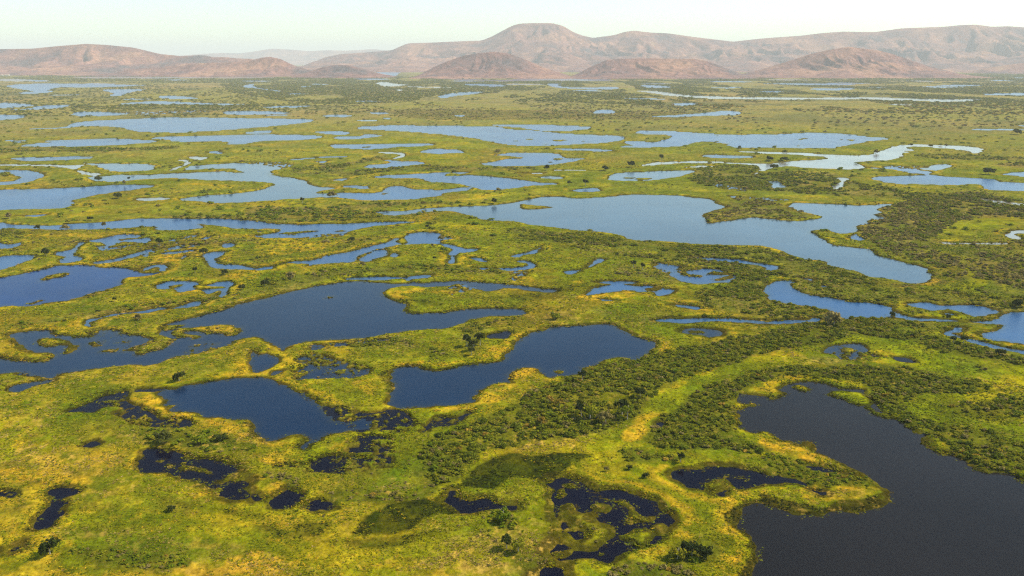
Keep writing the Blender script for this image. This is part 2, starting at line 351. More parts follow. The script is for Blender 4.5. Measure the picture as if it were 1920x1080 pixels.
 ('pond', 'b', 'curved blue pool beside the broad bushy channel', E4, '965,830 1080,825 1180,845 1360,838 1450,845 1530,880 1460,905 1380,910 1300,880 1200,865 1100,870 1000,850'),
 ('pond', 'b', None, E4, '1190,888 1260,900 1220,907'),
 ('pond', 'b', None, E4, '205,650 350,665 290,672'),
 ('pond', 'b', None, E4, '370,710 410,712 385,724'),
 ('pond', 'b', None, E4, '0,573 50,573 70,592 0,600'),
 ('creek', 'p', 'pale oxbow bend at the right edge', E4, '1608,362 1640,337 1790,330 1790,347 1692,356 1692,370 1712,392 1650,382'),
 ('creek', 'p', 'pale straight ditch below the bright green meadow', E4, '1180,412 1400,416 1605,416 1590,427 1400,427 1200,422'),
 ('creek', 'p', 'pale sandy creek slanting off the right edge', E4, '1400,107 1500,122 1650,141 1790,163 1790,178 1640,158 1480,138'),
 ('pond', 'b', None, E4, '550,380 590,350 620,370 650,390 600,397'),
 ('pond', 'b', 'blue pool at the right edge behind a golden reed spit', F4, '1610,100 1700,82 1780,66 1790,40 2000,40 2000,185 1800,162 1700,155 1620,130'),
 ('creek', 'b', 'blue creek in front of the golden reed spit at right', F4, '1325,90 1380,73 1450,58 1435,87 1385,100 1460,128 1560,148 1700,188 1850,222 2000,240 2000,262 1800,238 1600,193 1500,163 1420,128 1350,117'),
 # foreground
 ('lagoon', 'B', 'inky blue lagoon with ragged marsh edge at lower left', GL, '300,738 330,730 360,722 395,715 430,711 470,709 500,710 530,724 553,735 575,740 600,757 607,772 615,782 635,793 690,782 700,790 698,805 680,808 650,810 625,812 600,820 600,827 580,833 575,845 560,840 575,828 560,820 540,820 510,827 490,820 480,812 482,800 470,788 430,783 385,780 380,775 345,771 325,770 310,762 300,762 310,752'),
 ('lagoon', 'B', 'smooth dark blue lagoon in the centre with golden banks', GL, '735,700 745,692 770,689 790,690 800,693 825,694 860,688 910,682 940,678 958,660 965,648 975,640 985,630 1000,623 1025,620 1040,613 1070,613 1110,609 1145,608 1160,617 1180,625 1200,635 1227,642 1225,655 1205,667 1190,675 1165,671 1130,675 1120,685 1090,690 1105,695 1080,701 1065,704 1045,705 1033,709 1020,702 1013,700 1010,692 990,688 975,692 958,700 955,710 960,718 930,720 905,728 885,745 890,753 860,757 815,762 780,764 752,768 728,758 735,745 738,728 735,715'),
 ('pond', 'd', 'tiny dark pond above the golden bank of the centre lagoon', F2, '1740,120 1800,100 1890,85 1912,105 1870,130 1800,137'),
 ('pond', 'B', 'small blue pond with a green islet right of the centre lagoon', F3, '1260,90 1300,68 1440,68 1560,80 1577,110 1480,130 1400,112 1300,97'),
 ('pond', 'd', 'small dark pool in the bright green strip', F3, '1062,775 1100,758 1152,770 1132,807 1080,802'),
 ('pond', 'B', None, F2, '-30,225 30,260 80,245 150,280 175,320 120,350 60,385 -20,390 -40,300'),
 ('pond', 'B', None, F2, '110,400 200,370 260,368 200,397 130,417'),
 ('pond', 'B', None, F1, '80,525 200,478 390,448 385,462 240,492 150,535'),
 ('pond', 'd', None, F4, '760,250 845,275 790,272'),
 ('pond', 'd', None, F4, '955,283 1010,286 1095,315 1000,307'),
 ('lagoon', 'k', 'large murky grey lagoon filling the lower right corner', GL, '1385,741 1405,740 1425,743 1440,743 1450,749 1468,745 1475,738 1465,730 1475,725 1490,718 1515,715 1540,718 1560,725 1580,729 1610,730 1622,735 1628,745 1640,755 1650,765 1660,775 1685,788 1700,795 1705,805 1715,812 1740,816 1732,828 1740,840 1765,850 1790,856 1812,868 1830,880 1850,887 1880,887 1905,895 1920,902 2010,935 2060,1000 2060,1160 1395,1160 1400,1100 1412,1050 1420,1030 1400,1000 1382,985 1390,965 1410,950 1430,945 1450,952 1480,963 1520,970 1560,963 1600,962 1650,955 1675,938 1665,920 1650,912 1645,905 1620,890 1600,880 1570,865 1555,858 1540,848 1530,833 1515,827 1500,832 1480,825 1460,823 1448,815 1430,808 1420,812 1400,810 1385,800 1395,793 1380,785 1390,780 1380,770 1400,765 1415,760 1380,755'),
 ('pond', 'd', 'narrow dark pool inside the reedy spit of the murky lagoon', G4, '295,218 400,223 560,253 640,278 675,307 560,292 430,257 330,242'),
 ('pond', 'd', 'small dark pool near the tip of the reedy spit', G4, '300,390 440,403 452,430 400,442 330,414'),
 ('lagoon', 'd', 'dark arched pool behind the base of the reedy spit', G3, '1180,262 1400,240 1640,232 1800,252 1920,290 2050,298 2150,328 2225,368 2100,338 1930,347 1880,347 1720,387 1650,370 1620,310 1540,300 1450,350 1430,400 1330,370 1260,330 1210,310'),
 ('pond', 'd', None, G3, '1515,432 1600,403 1585,437'),
 ('lagoon', 'd', 'black marsh pool with floating green islets at the bottom', G3, '260,355 310,345 350,308 480,328 600,408 760,408 920,440 1080,488 1130,560 1197,580 1197,660 1130,740 1040,800 920,835 800,892 690,932 580,912 450,922 330,932 250,860 330,800 340,740 370,660 330,600 340,500 300,460 330,400'),
 ('pond', 'd', 'dark pool cut by the bottom edge below the islets', G3, '270,970 350,965 385,1010 385,1090 200,1090 230,1010'),
 ('pond', 'd', None, G3, '-20,518 50,510 40,542 -20,550'),
 ('pond', 'd', 'dark crescent pool between the two dark reed beds', G2, '1395,485 1470,410 1500,445 1600,490 1720,460 1820,495 1960,522 1955,536 1750,542 1600,557 1500,517 1420,490'),
 ('pond', 'd', 'dark four sided pool left of centre at the bottom', G2, '105,475 210,400 240,388 372,435 290,490 240,532 140,527'),
 ('pond', 'd', 'dark wedge pool beside the four sided pool', G2, '385,500 450,463 573,520 520,547 365,547'),
 ('pond', 'd', None, G2, '-30,430 0,430 52,465 0,487 -30,480'),
 ('lagoon', 'd', 'dark ragged pool strewn with green islets at lower left', G1, '1045,215 1080,140 1130,95 1240,100 1380,130 1330,160 1450,165 1600,170 1700,190 1780,250 1740,275 1680,310 1600,345 1650,350 1720,325 1830,320 1880,345 1830,385 1880,410 1850,465 1740,470 1660,430 1640,390 1570,375 1500,320 1400,300 1320,280 1290,255 1200,260 1080,262'),
 ('pond', 'd', 'dark branching pool near the left edge at the bottom', G1, '365,400 460,385 585,392 560,430 480,465 492,490 460,520 478,570 400,630 385,677 255,692 265,630 340,570 392,515 372,465'),
 ('pond', 'd', 'thin dark pool in the lower left corner', G1, '45,857 120,808 190,780 172,827 90,866'),
 ('pond', 'd', None, G1, '-40,853 30,848 0,885 -40,890'),
 ('pond', 'd', None, G1, '655,62 680,43 725,58 690,70'),
]
# land standing in the water: reed islets, bars and spits
ISLETS = [
 (D2, '1005,572 1008,550 1060,553 1180,562 1172,573 1050,580'), (D2, '1195,188 1260,184 1250,194 1205,194'), (D2, '1035,183 1080,182 1060,189'),
 (D2, '1335,192 1390,190 1370,198'), (D2, '970,192 1010,191 990,197'), (D2, '1110,212 1190,209 1160,216'),
 (D3, '840,187 900,185 870,191'), (D3, '640,188 695,176 690,182'), (D3, '470,194 510,190 490,199'), (D3, '170,164 210,163 190,168'), (D3, '630,218 665,219 650,223'), (D3, '925,186 970,183 950,192'),
 (D2, '1190,293 1235,290 1230,301 1200,300'), (D2, '1155,311 1260,308 1170,315'), (D2, '1590,400 1660,396 1640,405 1600,405'), (D2, '1665,402 1760,398 1740,411 1670,410'),
 (D2, '90,226 180,222 150,231'), (D2, '210,489 260,487 240,494'), (D2, '310,463 350,460 340,467'), (D2, '585,385 620,374 650,376 640,390 590,391'),
 (E1, '313,503 350,475 450,448 530,440 505,467 420,488'), (E1, '190,680 300,652 312,658 240,685'),
 (E1, '1265,557 1335,538 1345,550 1300,562'), (E1, '1455,547 1530,543 1680,555 1520,573'), (E1, '1640,403 1680,398 1690,408 1655,412'),
 (E2, '510,631 555,621 580,632 540,641'), (E2, '170,150 300,138 440,130 450,138 280,152'), (E2, '580,135 640,124 690,130 640,140'),
 (F1, '1285,100 1340,60 1480,53 1600,38 1720,30 1795,55 1808,85 1770,112 1700,120 1640,108 1560,100 1460,88 1380,92 1400,108 1490,118 1520,130 1460,137 1420,127 1320,127'),
 (F1, '1192,62 1260,38 1385,36 1310,72 1240,80'), (F1, '265,172 320,138 480,150 540,185 585,200 520,247 478,242 522,200 440,190 380,203 340,203'),
 (F1, '678,175 720,158 765,180 710,197'), (F1, '768,237 870,208 895,225 840,243'),
 (F1, '1225,665 1270,640 1325,635 1310,660 1250,680'),
 (F2, '470,905 520,860 620,838 760,838 780,870 700,905 560,915'), (F2, '150,915 220,880 330,872 390,910 300,925'), (F2, '690,745 740,730 775,748 720,762'),
 (F3, '1305,85 1400,73 1435,95 1360,104'), (F3, '325,390 350,380 375,392 350,403'), (F3, '510,370 560,352 650,355 600,378 540,382'),
 (E3, '985,565 1090,558 1125,572 1040,584'), (E3, '1245,432 1300,403 1415,418 1305,425 1292,445 1330,458 1415,463 1405,477 1300,468'), (E3, '1445,460 1510,433 1630,455 1560,463'), (E3, '1515,500 1600,482 1660,465 1610,500 1530,508'),
 (F4, '188,500 240,490 302,505 302,537 250,532'), (F4, '438,567 480,533 560,533 680,548 730,575 800,598 765,642 650,632 560,602 480,577'), (F4, '732,655 762,648 830,698 905,713 905,737 820,712 748,677'),
 (F4, '1025,790 1070,786 1085,810 1040,813'), (E4, '820,900 845,892 865,905 840,915'), (E4, '1180,862 1230,860 1260,890 1200,885'),
 (F3, '1665,650 1720,632 1820,622 1825,640 1730,662'),
 (G1, '1322,247 1360,218 1440,208 1480,218 1592,255 1572,275 1480,257 1420,262 1350,257'), (G1, '1228,200 1290,197 1322,220 1270,243'), (G1, '1350,195 1385,188 1375,205'), (G1, '1190,180 1215,175 1205,190'),
 (G3, '340,500 420,476 500,518 525,563 605,563 625,590 605,610 692,650 755,700 722,782 642,832 622,857 480,852 450,822 358,802 368,750 400,722 480,762 535,747 522,712 400,700 430,640 358,622 330,560'),
 (G3, '578,517 650,488 742,500 757,540 700,564 620,547'), (G3, '806,747 860,708 960,683 1062,720 1062,772 1000,832 920,827 898,782 830,772'),
 (G3, '640,445 760,470 860,478 920,518 935,585 1000,598 1085,588 1062,642 960,642 895,640 875,560 800,503 680,472'),
 (G3, '338,392 400,378 432,430 380,472 308,472'), (G3, '636,880 690,860 704,885 660,896'), (G3, '318,872 440,843 448,885 370,903'), (G3, '1058,652 1140,640 1162,700 1100,742 1058,700'),
 (G3, '880,635 905,618 920,640 895,655'), (G3, '1640,300 1780,298 1790,315 1660,318'), (G3, '1540,305 1620,285 1640,300 1560,312'), (G3, '360,345 460,340 520,380 420,392 370,375'), (G3, '580,450 640,440 650,470 590,470'),
]
# broken marsh: open water strewn with plants (threshold: higher is less water)
MARSH = [
 ('marsh pool', 0.02, F1, '470,695 580,660 700,608 800,568 920,533 1050,520 1260,513 1275,532 1180,537 1000,547 960,572 930,602 960,632 1060,662 1160,712 1230,742 1380,735 1465,787 1350,808 1150,803 1000,773 920,733 860,707 940,662 850,652 760,662 700,692 600,693'),
 ('marsh pool', 0.10, F2, '500,645 620,650 720,690 880,700 1000,680 1100,690 1200,780 1050,835 900,830 880,830 760,830 640,790 560,740'),
 ('marsh pool', 0.16, F2, '320,290 450,255 600,300 760,330 870,390 740,432 560,442 400,447 285,440 345,350'),
 ('marsh pool', 0.28, F2, '390,205 500,180 690,175 800,158 980,148 850,172 650,200 440,220'),
 ('marsh pool', 0.14, F2, '1255,832 1345,735 1500,728 1625,678 1500,785 1350,795'),
 ('marsh pool', 0.14, G2, '150,218 370,195 430,165 560,148 700,143 850,150 1000,95 1015,170 1015,228 850,228 700,275 420,265 330,228'),
 ('marsh pool', 0.28, G2, '760,-10 1000,10 1010,95 820,115 700,110'),
 ('marsh pool', 0.10, F4, '395,247 500,190 700,190 745,247 650,295 560,295 500,262'),
 ('marsh pool', 0.15, G1, '-20,400 80,408 125,435 100,455 -20,448'),
 ('marsh pool', 0.22, F1, '700,135 780,85 900,110 1100,130 1120,170 950,220 800,210'),
 ('marsh pool', 0.20, F1, '110,395 310,402 280,432 150,425'),
 ('marsh pool', 0.22, F1, '1440,190 1560,172 1730,165 1700,200 1500,250 1380,265'),
 ('marsh pool', 0.22, E1, '680,880 780,870 960,920 900,955 760,945'),
 ('marsh pool', 0.20, E2, '480,165 560,148 680,150 620,178 480,188 0,172 100,160'),
 ('marsh pool', 0.05, E3, '1065,378 1200,383 1250,420 1190,450 1100,420'),
 ('marsh pool', 0.24, E2, '0,130 0,130 20,120 30,140'),
 ('marsh pool', 0.25, E1, '1050,300 1280,255 1520,220 1500,240 1280,280 1080,325'),
 ('marsh pool', 0.30, E1, '680,235 900,250 1100,220 1500,160 1560,190 1100,260 780,290'),
 ('marsh pool', 0.25, E2, '1480,530 1660,540 1640,570 1500,610 1440,590'),
 ('marsh pool', 0.24, E3, '0,450 100,430 80,490 0,500'),
 ('marsh pool', 0.20, D3, '1120,335 1400,335 1300,355 1150,350'),
 ('marsh pool', 0.20, D1, '1360,322 1480,312 1650,320 1580,350 1400,335'),
 ('marsh pool', 0.25, C1, '680,510 1130,502 1130,515 700,525'),
 ('marsh pool', 0.20, D3, '160,440 250,440 380,470 280,470'),
 ('marsh pool', 0.20, D3, '360,510 500,515 620,525 480,530'),
]
# plant zones on the land: (kind, strength, sheet, outline)
ZONES = [
 ('gold', .9, G1, '0,270 300,250 500,290 590,340 450,360 300,330 0,340'), ('gold', .9, F1, '1150,660 1400,700 1700,740 1900,830 1930,950 1700,880 1500,760 1250,740'),
 ('gold', 1, F1, '930,600 980,558 1080,550 1200,573 1228,610 1180,652 1100,657 1000,642'), ('gold', .9, F2, '1180,662 1500,640 1750,610 1930,565 1900,605 1600,692 1300,692'),
 ('gold', .8, F2, '1000,365 1200,310 1500,320 1700,290 1800,200 1930,120 1930,200 1800,308 1600,328 1350,350 1100,355'), ('gold', .9, F3, '-10,130 180,45 250,35 180,70 70,170 0,220'),
 ('gold', .9, F3, '-20,420 120,358 212,368 200,400 100,430 20,500'), ('gold', .9, F2, '1620,592 1700,525 1780,492 1905,492 1910,515 1850,560 1720,605'),
 ('gold', .8, G2, '20,60 250,50 370,130 350,190 150,210 0,150'), ('gold', .8, G2, '-40,310 200,320 240,390 130,440 40,440 -20,420'), ('gold', .7, G2, '480,80 700,45 760,90 600,130'),
 ('gold', .9, G3, '1560,700 1650,695 1735,830 1725,960 1600,970 1680,850'), ('gold', .9, G3, '1555,515 1690,420 1755,445 1620,520'), ('gold', .6, G3, '1540,580 1600,540 1640,560 1580,600'),
 ('gold', 1, G4, '-40,20 200,75 300,120 460,190 400,205 250,165 100,110 -40,60'), ('gold', .9, G4, '310,378 830,388 830,430 600,465 450,500 340,520 300,480 160,395 250,425'),
 ('gold', .8, E2, '960,600 1000,570 1300,570 1490,600 1200,612'), ('gold', 1, E3, '510,632 700,592 900,580 925,600 800,655 560,655'),
 ('gold', .6, E2, '0,200 200,190 500,220 650,200 520,270 100,320 0,310'), ('gold', .8, E1, '1130,365 1200,320 1450,283 1400,322 1200,387'),
 ('gold', .9, F3, '860,825 1000,785 960,885 850,905'), ('gold', .7, F3, '1040,570 1250,455 1600,325 1930,245 1930,262 1600,350 1270,480'), ('gold', .7, F4, '-20,240 220,190 340,165 300,190 100,225 -20,255'),
 ('gold', .9, F4, '-20,470 60,480 110,540 30,565 -20,560'), ('gold', .8, F4, '780,255 830,235 960,265 850,275'), ('gold', .8, F4, '1480,95 1560,100 1700,170 1850,185 2000,190 2000,225 1800,205 1600,150 1500,120'),
 ('gold', .7, E4, '800,820 950,820 960,845 880,855'), ('gold', .7, E4, '1300,1020 1440,1060 1480,1080 1330,1080'), ('gold', .6, E1, '200,170 420,155 640,165 600,180 250,185'), ('gold', .6, E1, '1480,170 1900,165 1900,180 1500,195'),
 ('gold', .7, E1, '1680,480 1750,440 1930,445 1930,500 1750,500'), ('gold', .5, F2, '760,480 880,470 870,560 820,570'), ('gold', .6, F2, '560,920 760,900 740,960 520,960'), ('gold', .6, F4, '700,300 870,300 820,330 680,320'),
 ('gold', .5, G1, '0,620 250,640 250,660 0,720'), ('gold', .5, G1, '1130,280 1290,270 1330,340 1200,350'), ('gold', .6, G1, '1360,420 1600,440 1800,560 1500,480'),
 ('gold', .6, E3, '0,490 120,490 150,520 0,520'), ('gold', .5, E3, '420,530 520,510 480,560'), ('gold', .7, E2, '480,810 640,800 600,830'),
 ('tan', .6, G1, '560,150 700,180 870,110 900,300 800,450 650,330 300,260 100,180 200,60 500,80'), ('tan', .5, G1, '350,700 700,690 1500,750 1900,870 1900,1040 1200,1030 700,800 400,790'), ('tan', .7, G3, '-20,0 620,-10 520,60 300,120 50,115'),
 ('tan', .6, F3, '480,880 700,850 640,900'), ('tan', .7, G3, '-20,620 200,650 330,760 200,1040 -20,1040'), ('tan', .6, G2, '1200,950 1500,780 1700,700 1930,650 1930,1040 1250,1040'), ('tan', .5, G2, '0,860 200,900 300,1040 0,1040'),
 ('tan', .5, F1, '1000,820 1920,860 1920,960 1100,950'), ('tan', .5, D2, '500,70 900,60 1000,72 600,80'), ('tan', .5, D3, '0,90 300,95 440,125 100,120'), ('tan', .4, C3, '0,480 700,470 1700,505 1700,520 600,510 0,500'),
 ('tan', .5, G2, '850,350 1250,280 1300,340 1050,450 880,430'), ('tan', .4, F1, '0,450 900,400 1600,340 1600,400 900,500 300,560 0,600'), ('tan', .5, F1, '0,640 400,600 470,700 400,800 100,900 0,900'),
 ('tan', .6, G4, '450,390 640,392 640,440 480,440'), ('tan', .5, E4, '1000,520 1150,570 1200,640 1000,720 800,700 1080,680 1120,600'),
 ('reed', 1, G2, '760,705 900,560 1100,478 1280,462 1400,498 1565,540 1500,592 1300,622 1150,722 800,742'), ('reed', 1, G2, '1530,372 1650,240 1740,170 1920,138 2300,138 2485,150 2350,200 2265,270 2250,300 2150,340 1950,330 1780,402 1620,392'),
 ('reed', .8, G2, '320,682 560,640 500,762 330,765'), ('reed', .7, G2, '-20,670 200,700 400,785 800,790 1100,755 1400,700 1300,765 1000,820 600,805 200,765'), ('reed', .7, F1, '455,692 560,608 800,525 1000,498 1400,488 1000,530 700,592 500,702'),
 ('reed', .7, F4, '1400,540 1900,525 1700,562'), ('reed', .5, E3, '0,590 300,560 560,540 300,640 0,650'), ('reed', .6, E2, '1000,630 1200,640 1400,690 1200,690'), ('reed', .5, F4, '1240,690 1900,730 1900,760 1400,740'), ('reed', .5, G1, '1340,500 1900,580 1900,610 1350,540'),
 ('lime', 1, F3, '560,960 760,850 900,780 1040,600 1270,470 1600,350 1920,262 1920,340 1500,470 1300,640 1150,740 1240,840 1400,900 1300,960'), ('lime', .8, E3, '1050,850 1250,830 1500,860 1400,1000 1100,900'), ('lime', 1, E2, '1130,80 1300,30 1500,20 1700,60 1920,100 1700,110 1400,120 1200,130'),
 ('lime', 1, E4, '1150,375 1200,290 1400,255 1600,250 1700,240 1650,300 1400,340 1300,400 1160,400'), ('lime', .9, G3, '350,250 800,0 1400,0 1700,100 1900,210 1600,220 1150,270 1250,360 1450,420 1500,640 1350,760 1200,800 1190,560 1080,480 900,430 600,400 450,320'), ('lime', .8, G2, '0,800 400,830 900,830 1400,760 1700,640 1600,760 1200,960 400,1000 100,900'),
 ('lime', .6, F1, '0,560 500,420 1200,360 1900,300 1900,360 1300,520 500,580 200,760 0,780'), ('lime', .7, F2, '380,440 900,420 1000,560 900,640 600,600 420,540'), ('lime', .7, F4, '400,140 900,130 1300,220 1900,300 1900,480 1500,420 900,330 700,200 300,230'), ('lime', .6, F4, '1050,600 1500,560 1900,560 1900,600 1400,640'),
 ('lime', .7, G4, '0,60 200,130 300,200 100,200 0,100'), ('lime', .9, G4, '0,320 130,315 280,380 120,390 0,370'), ('lime', .8, G1, '900,420 1400,480 1900,640 1900,800 1400,800 900,700 500,660 600,500'), ('lime', .5, E1, '1000,600 1400,600 1640,600 1200,660 900,690'),
 ('lime', .7, E3, '300,370 700,340 760,480 500,560 200,500'), ('lime', .6, D1, '380,560 700,500 1000,520 1000,590 600,620 200,610'), ('lime', .5, D2, '260,180 800,210 700,320 480,320'),
 ('mud', .8, E4, '1000,520 1120,580 1170,640 1300,650 1480,670 1200,690 1000,730 800,700 560,640 760,680 900,700 1060,690 1110,620'), ('mud', .7, F2, '640,160 740,190 600,200 440,215'), ('mud', .6, F2, '700,380 860,370 840,410 720,420'), ('mud', .6, G2, '1320,635 1430,610 1430,670'), ('mud', .5, F1, '1000,210 1060,200 1150,230 1050,262'),
]
ZONES += [('gold', .5, G1, '-60,690 400,720 800,880 1300,960 1920,900 1920,1080 -60,1080'), ('gold', .5, G2, '-20,850 250,930 700,960 1150,930 1300,980 1400,1080 0,1080'), ('gold', .45, G1, '-60,420 250,480 250,640 -60,700'), ('gold', .45, G1, '100,40 700,90 900,300 600,420 620,280 300,220'), ('sedge', 1, G4, '-40,440 100,480 300,520 400,540 520,490 700,480 830,425 910,395 955,470 800,548 600,562 400,598 250,572 100,542 -40,505'), ('sedge', 1, G3, '1600,625 1690,520 1850,495 1720,600 1760,700 1855,830 1855,940 1790,1050 1700,1050 1800,900 1760,780 1680,690'),
 ('sedge', .9, F1, '1640,735 1750,745 1900,790 1960,840 1930,880 1850,800 1700,760'), ('sedge', .8, F4, '40,560 90,520 145,550 140,580 80,605'), ('sedge', .8, G4, '260,40 330,30 400,70 470,150 400,140 300,90'), ('sedge', .7, F2, '920,420 1000,360 1200,345 1350,372 1600,340 1780,318 1900,250 1900,275 1800,330 1500,360 1330,390 1150,365 1040,400 1040,480 1000,600 940,620 1000,500'), ('sedge', .8, F4, '1680,150 1800,160 1920,175 1960,180 1960,195 1800,185 1720,172'), ('sedge', .6, E1, '620,628 800,568 900,540 890,570 760,615 640,650 330,690 330,678 480,662')]
# thickets: (label, crown metres, square metres per shrub, palette, sheet, outline)
THICKETS = [
 ('in the long thicket', 4.5, 8.5, 0, GL, '785,870 800,835 870,800 960,765 1030,725 1080,700 1140,685 1230,668 1310,650 1420,630 1500,610 1570,600 1590,620 1560,645 1500,655 1440,662 1380,685 1300,705 1240,730 1210,760 1195,785 1150,805 1090,818 1040,825 960,840 900,850 870,890 830,912 790,905'),
 ('in the right hand thicket band', 4.6, 10, 0, GL, '1570,605 1640,605 1700,620 1770,640 1830,652 1880,668 1960,682 1960,694 1840,675 1760,660 1700,640 1620,632'),
 ('in the lagoon thicket', 4.3, 8.5, 0, GL, '1215,830 1240,790 1290,755 1320,730 1400,705 1480,690 1560,690 1640,688 1700,690 1760,705 1830,715 1850,730 1800,740 1740,738 1710,750 1690,760 1720,790 1800,800 1900,830 1960,850 1960,895 1850,880 1780,842 1720,803 1680,778 1640,748 1620,722 1560,714 1500,708 1440,715 1400,732 1378,748 1373,790 1380,815 1440,845 1400,850 1360,845 1300,848'),
 ('on the reedy spit', 2.6, 4.2, 1, GL, '1440,855 1500,870 1580,888 1640,910 1600,915 1500,910 1440,880'),
 ('in the right edge patch', 4.4, 12, 0, GL, '1780,760 1840,755 1960,742 1960,782 1860,782 1800,775'),
 ('in the lower left patch', 2.6, 4.5, 1, G1, '460,830 700,820 1000,830 1250,880 1420,920 1400,990 1100,990 800,1000 650,960 500,900'),
 ('in the bottom right clump', 4.0, 13, 1, G3, '1180,850 1300,780 1500,820 1520,900 1400,960 1250,950'),
 ('in the bottom edge clump', 3.4, 11, 2, G3, '780,1000 950,960 1150,1000 1300,980 1400,1060 1350,1090 780,1090'),
 ('in the bottom middle clump', 3.4, 11, 1, G3, '0,900 150,890 150,980 0,960'),
 ('in the lone row', 3.2, 7, 0, G3, '800,110 960,100 1100,140 1330,150 1300,190 1100,190 900,200'),
 ('beside the dark crescent pool', 3.6, 10, 1, G2, '1720,560 1880,560 1940,620 1940,700 1800,690'),
 ('scattered beside the wedge pool', 3.0, 22, 2, G2, '500,440 620,390 700,400 1000,400 1150,430 1280,350 1400,400 1250,480 1000,520 850,500 600,500'),
 ('beside the four sided pool', 3.0, 11, 2, G2, '80,280 250,310 330,370 240,370 100,300'),
 ('below the inky lagoon', 4.0, 20, 1, F1, '1060,850 1250,810 1600,850 1700,880 1900,940 1920,1000 1700,1000 1200,950'),
]
MID = [
 (5.0, 20, 0, GL, '1000,440 1100,448 1180,450 1280,462 1400,465 1440,468 1500,484 1540,497 1600,515 1660,530 1720,535 1700,550 1600,545 1520,525 1460,520 1440,530 1430,560 1440,590 1380,590 1320,570 1370,535 1380,520 1330,500 1250,490 1160,480 1080,465 1030,455'),
 (4.6, 34, 0, GL, '1540,510 1600,520 1680,535 1760,545 1960,540 1960,595 1830,585 1750,570 1640,570 1560,560 1500,540'),
 (5.5, 30, 2, GL, '1610,425 1640,395 1720,375 1800,362 1860,365 1960,390 1960,405 1850,410 1790,420 1760,440 1770,455 1860,455 1960,460 1960,540 1800,530 1750,500 1680,480 1630,450'),
 (7.5, 60, 0, GL, '1720,380 1800,366 1870,370 1960,395 1960,408 1850,408 1790,418 1760,440 1740,450 1700,440 1720,410'),
 (7.0, 60, 0, GL, '1290,335 1400,322 1480,328 1560,332 1600,343 1640,350 1700,360 1800,365 1780,375 1680,375 1560,368 1440,358 1340,353'),
 (5.5, 38, 2, D3, '160,600 250,530 340,510 480,530 600,570 700,600 760,625 500,645 250,650 140,640'),
 (6.5, 60, 1, GL, '480,393 560,398 640,396 720,396 840,386 860,393 760,408 640,415 520,418 480,410'),
 (7, 70, 0, D2, '-30,330 200,283 260,280 200,302 -30,350'), (7, 80, 0, D2, '-60,380 200,350 500,335 750,345 900,345 1100,350 900,360 600,365 300,365 100,390 -60,395'), (7, 90, 1, D2, '-30,560 300,540 650,540 700,550 500,560 -30,580'),
 (6, 60, 0, E1, '0,122 400,122 900,105 1180,108 800,128 300,140 0,185'), (5, 42, 1, E1, '0,870 150,800 400,790 700,740 1000,700 1250,670 1480,630 1700,600 1920,560 1920,600 1700,640 1500,670 1200,700 900,740 700,780 500,810 300,850 100,880'),
 (5, 45, 1, E2, '0,580 100,480 300,470 500,430 800,410 1100,400 1300,380 1500,400 1700,430 1920,440 1920,455 1600,455 1300,450 1000,460 700,475 400,540 200,590 0,610'), (5, 60, 0, E2, '0,340 300,310 600,280 700,200 850,190 1000,180 850,215 700,260 500,300 250,325 0,370'),
 (3.6, 14, 0, F2, '700,185 900,160 1100,150 1200,180 1350,220 1450,280 1350,280 1200,230 1000,200 750,205'), (3.8, 16, 0, F2, '1540,90 1600,40 1920,0 1960,0 1940,40 1720,70 1700,200 1600,270 1560,200'),
 (4, 40, 1, E3, '0,790 150,770 400,780 300,800 100,820'), (4, 40, 0, E3, '640,740 850,760 1060,800 1200,770 1500,775 1700,780 1500,785 1200,788 1050,830 900,800'), (4.5, 45, 2, E3, '770,400 900,400 1050,440 1200,480 1300,530 1200,520 1000,490 800,460'),
 (4.5, 17, 0, E3, '1380,600 1500,560 1700,480 1920,420 1920,600 1860,700 1750,760 1500,720 1400,660'), (4.5, 30, 0, E4, '0,810 130,828 330,862 400,880 420,910 300,940 0,948'), (4.5, 26, 0, E4, '540,925 700,922 900,930 1180,955 1400,965 1560,985 1300,975 1190,1000 1000,1000 700,980 560,1000'),
 (4, 30, 0, F4, '400,300 700,290 750,310 450,325'), (4, 30, 0, F4, '1400,315 1650,375 1600,390 1400,330'), (6, 520, 2, D2, '300,20 900,20 1900,30 1900,75 1400,70 500,75'), (6, 80, 1, D3, '1350,270 1900,285 1900,305 1400,295'), (6, 70, 0, D3, '1780,325 1920,315 1920,345 1800,335'),
 (5, 40, 0, E3, '0,120 300,150 800,170 1000,230 1400,260 1400,300 900,260 400,220 0,210'), (4, 50, 2, E1, '300,290 620,215 580,200 450,220 320,300'), (4, 50, 2, E1, '900,300 1150,240 1500,200 1900,190 1900,215 1500,250 1100,290'), (6, 70, 1, D1, '-30,235 300,230 700,235 1000,225 900,245 500,255 100,255 -30,280'), (6, 60, 1, D1, '1650,350 1920,320 1920,380 1700,385'),
 (6, 55, 1, D1, '1400,570 1700,570 1960,590 1960,625 1600,640 1400,625'), (6, 70, 0, D1, '700,625 1000,610 1400,620 1400,640 900,640'), (5, 60, 2, F4, '1640,240 1800,250 1920,310 1920,340 1700,290'), (6, 60, 1, D3, '100,345 400,335 480,400 560,470 400,475 200,460 80,400'), (6, 60, 1, D3, '480,370 860,380 820,460 700,470 560,440'),
]
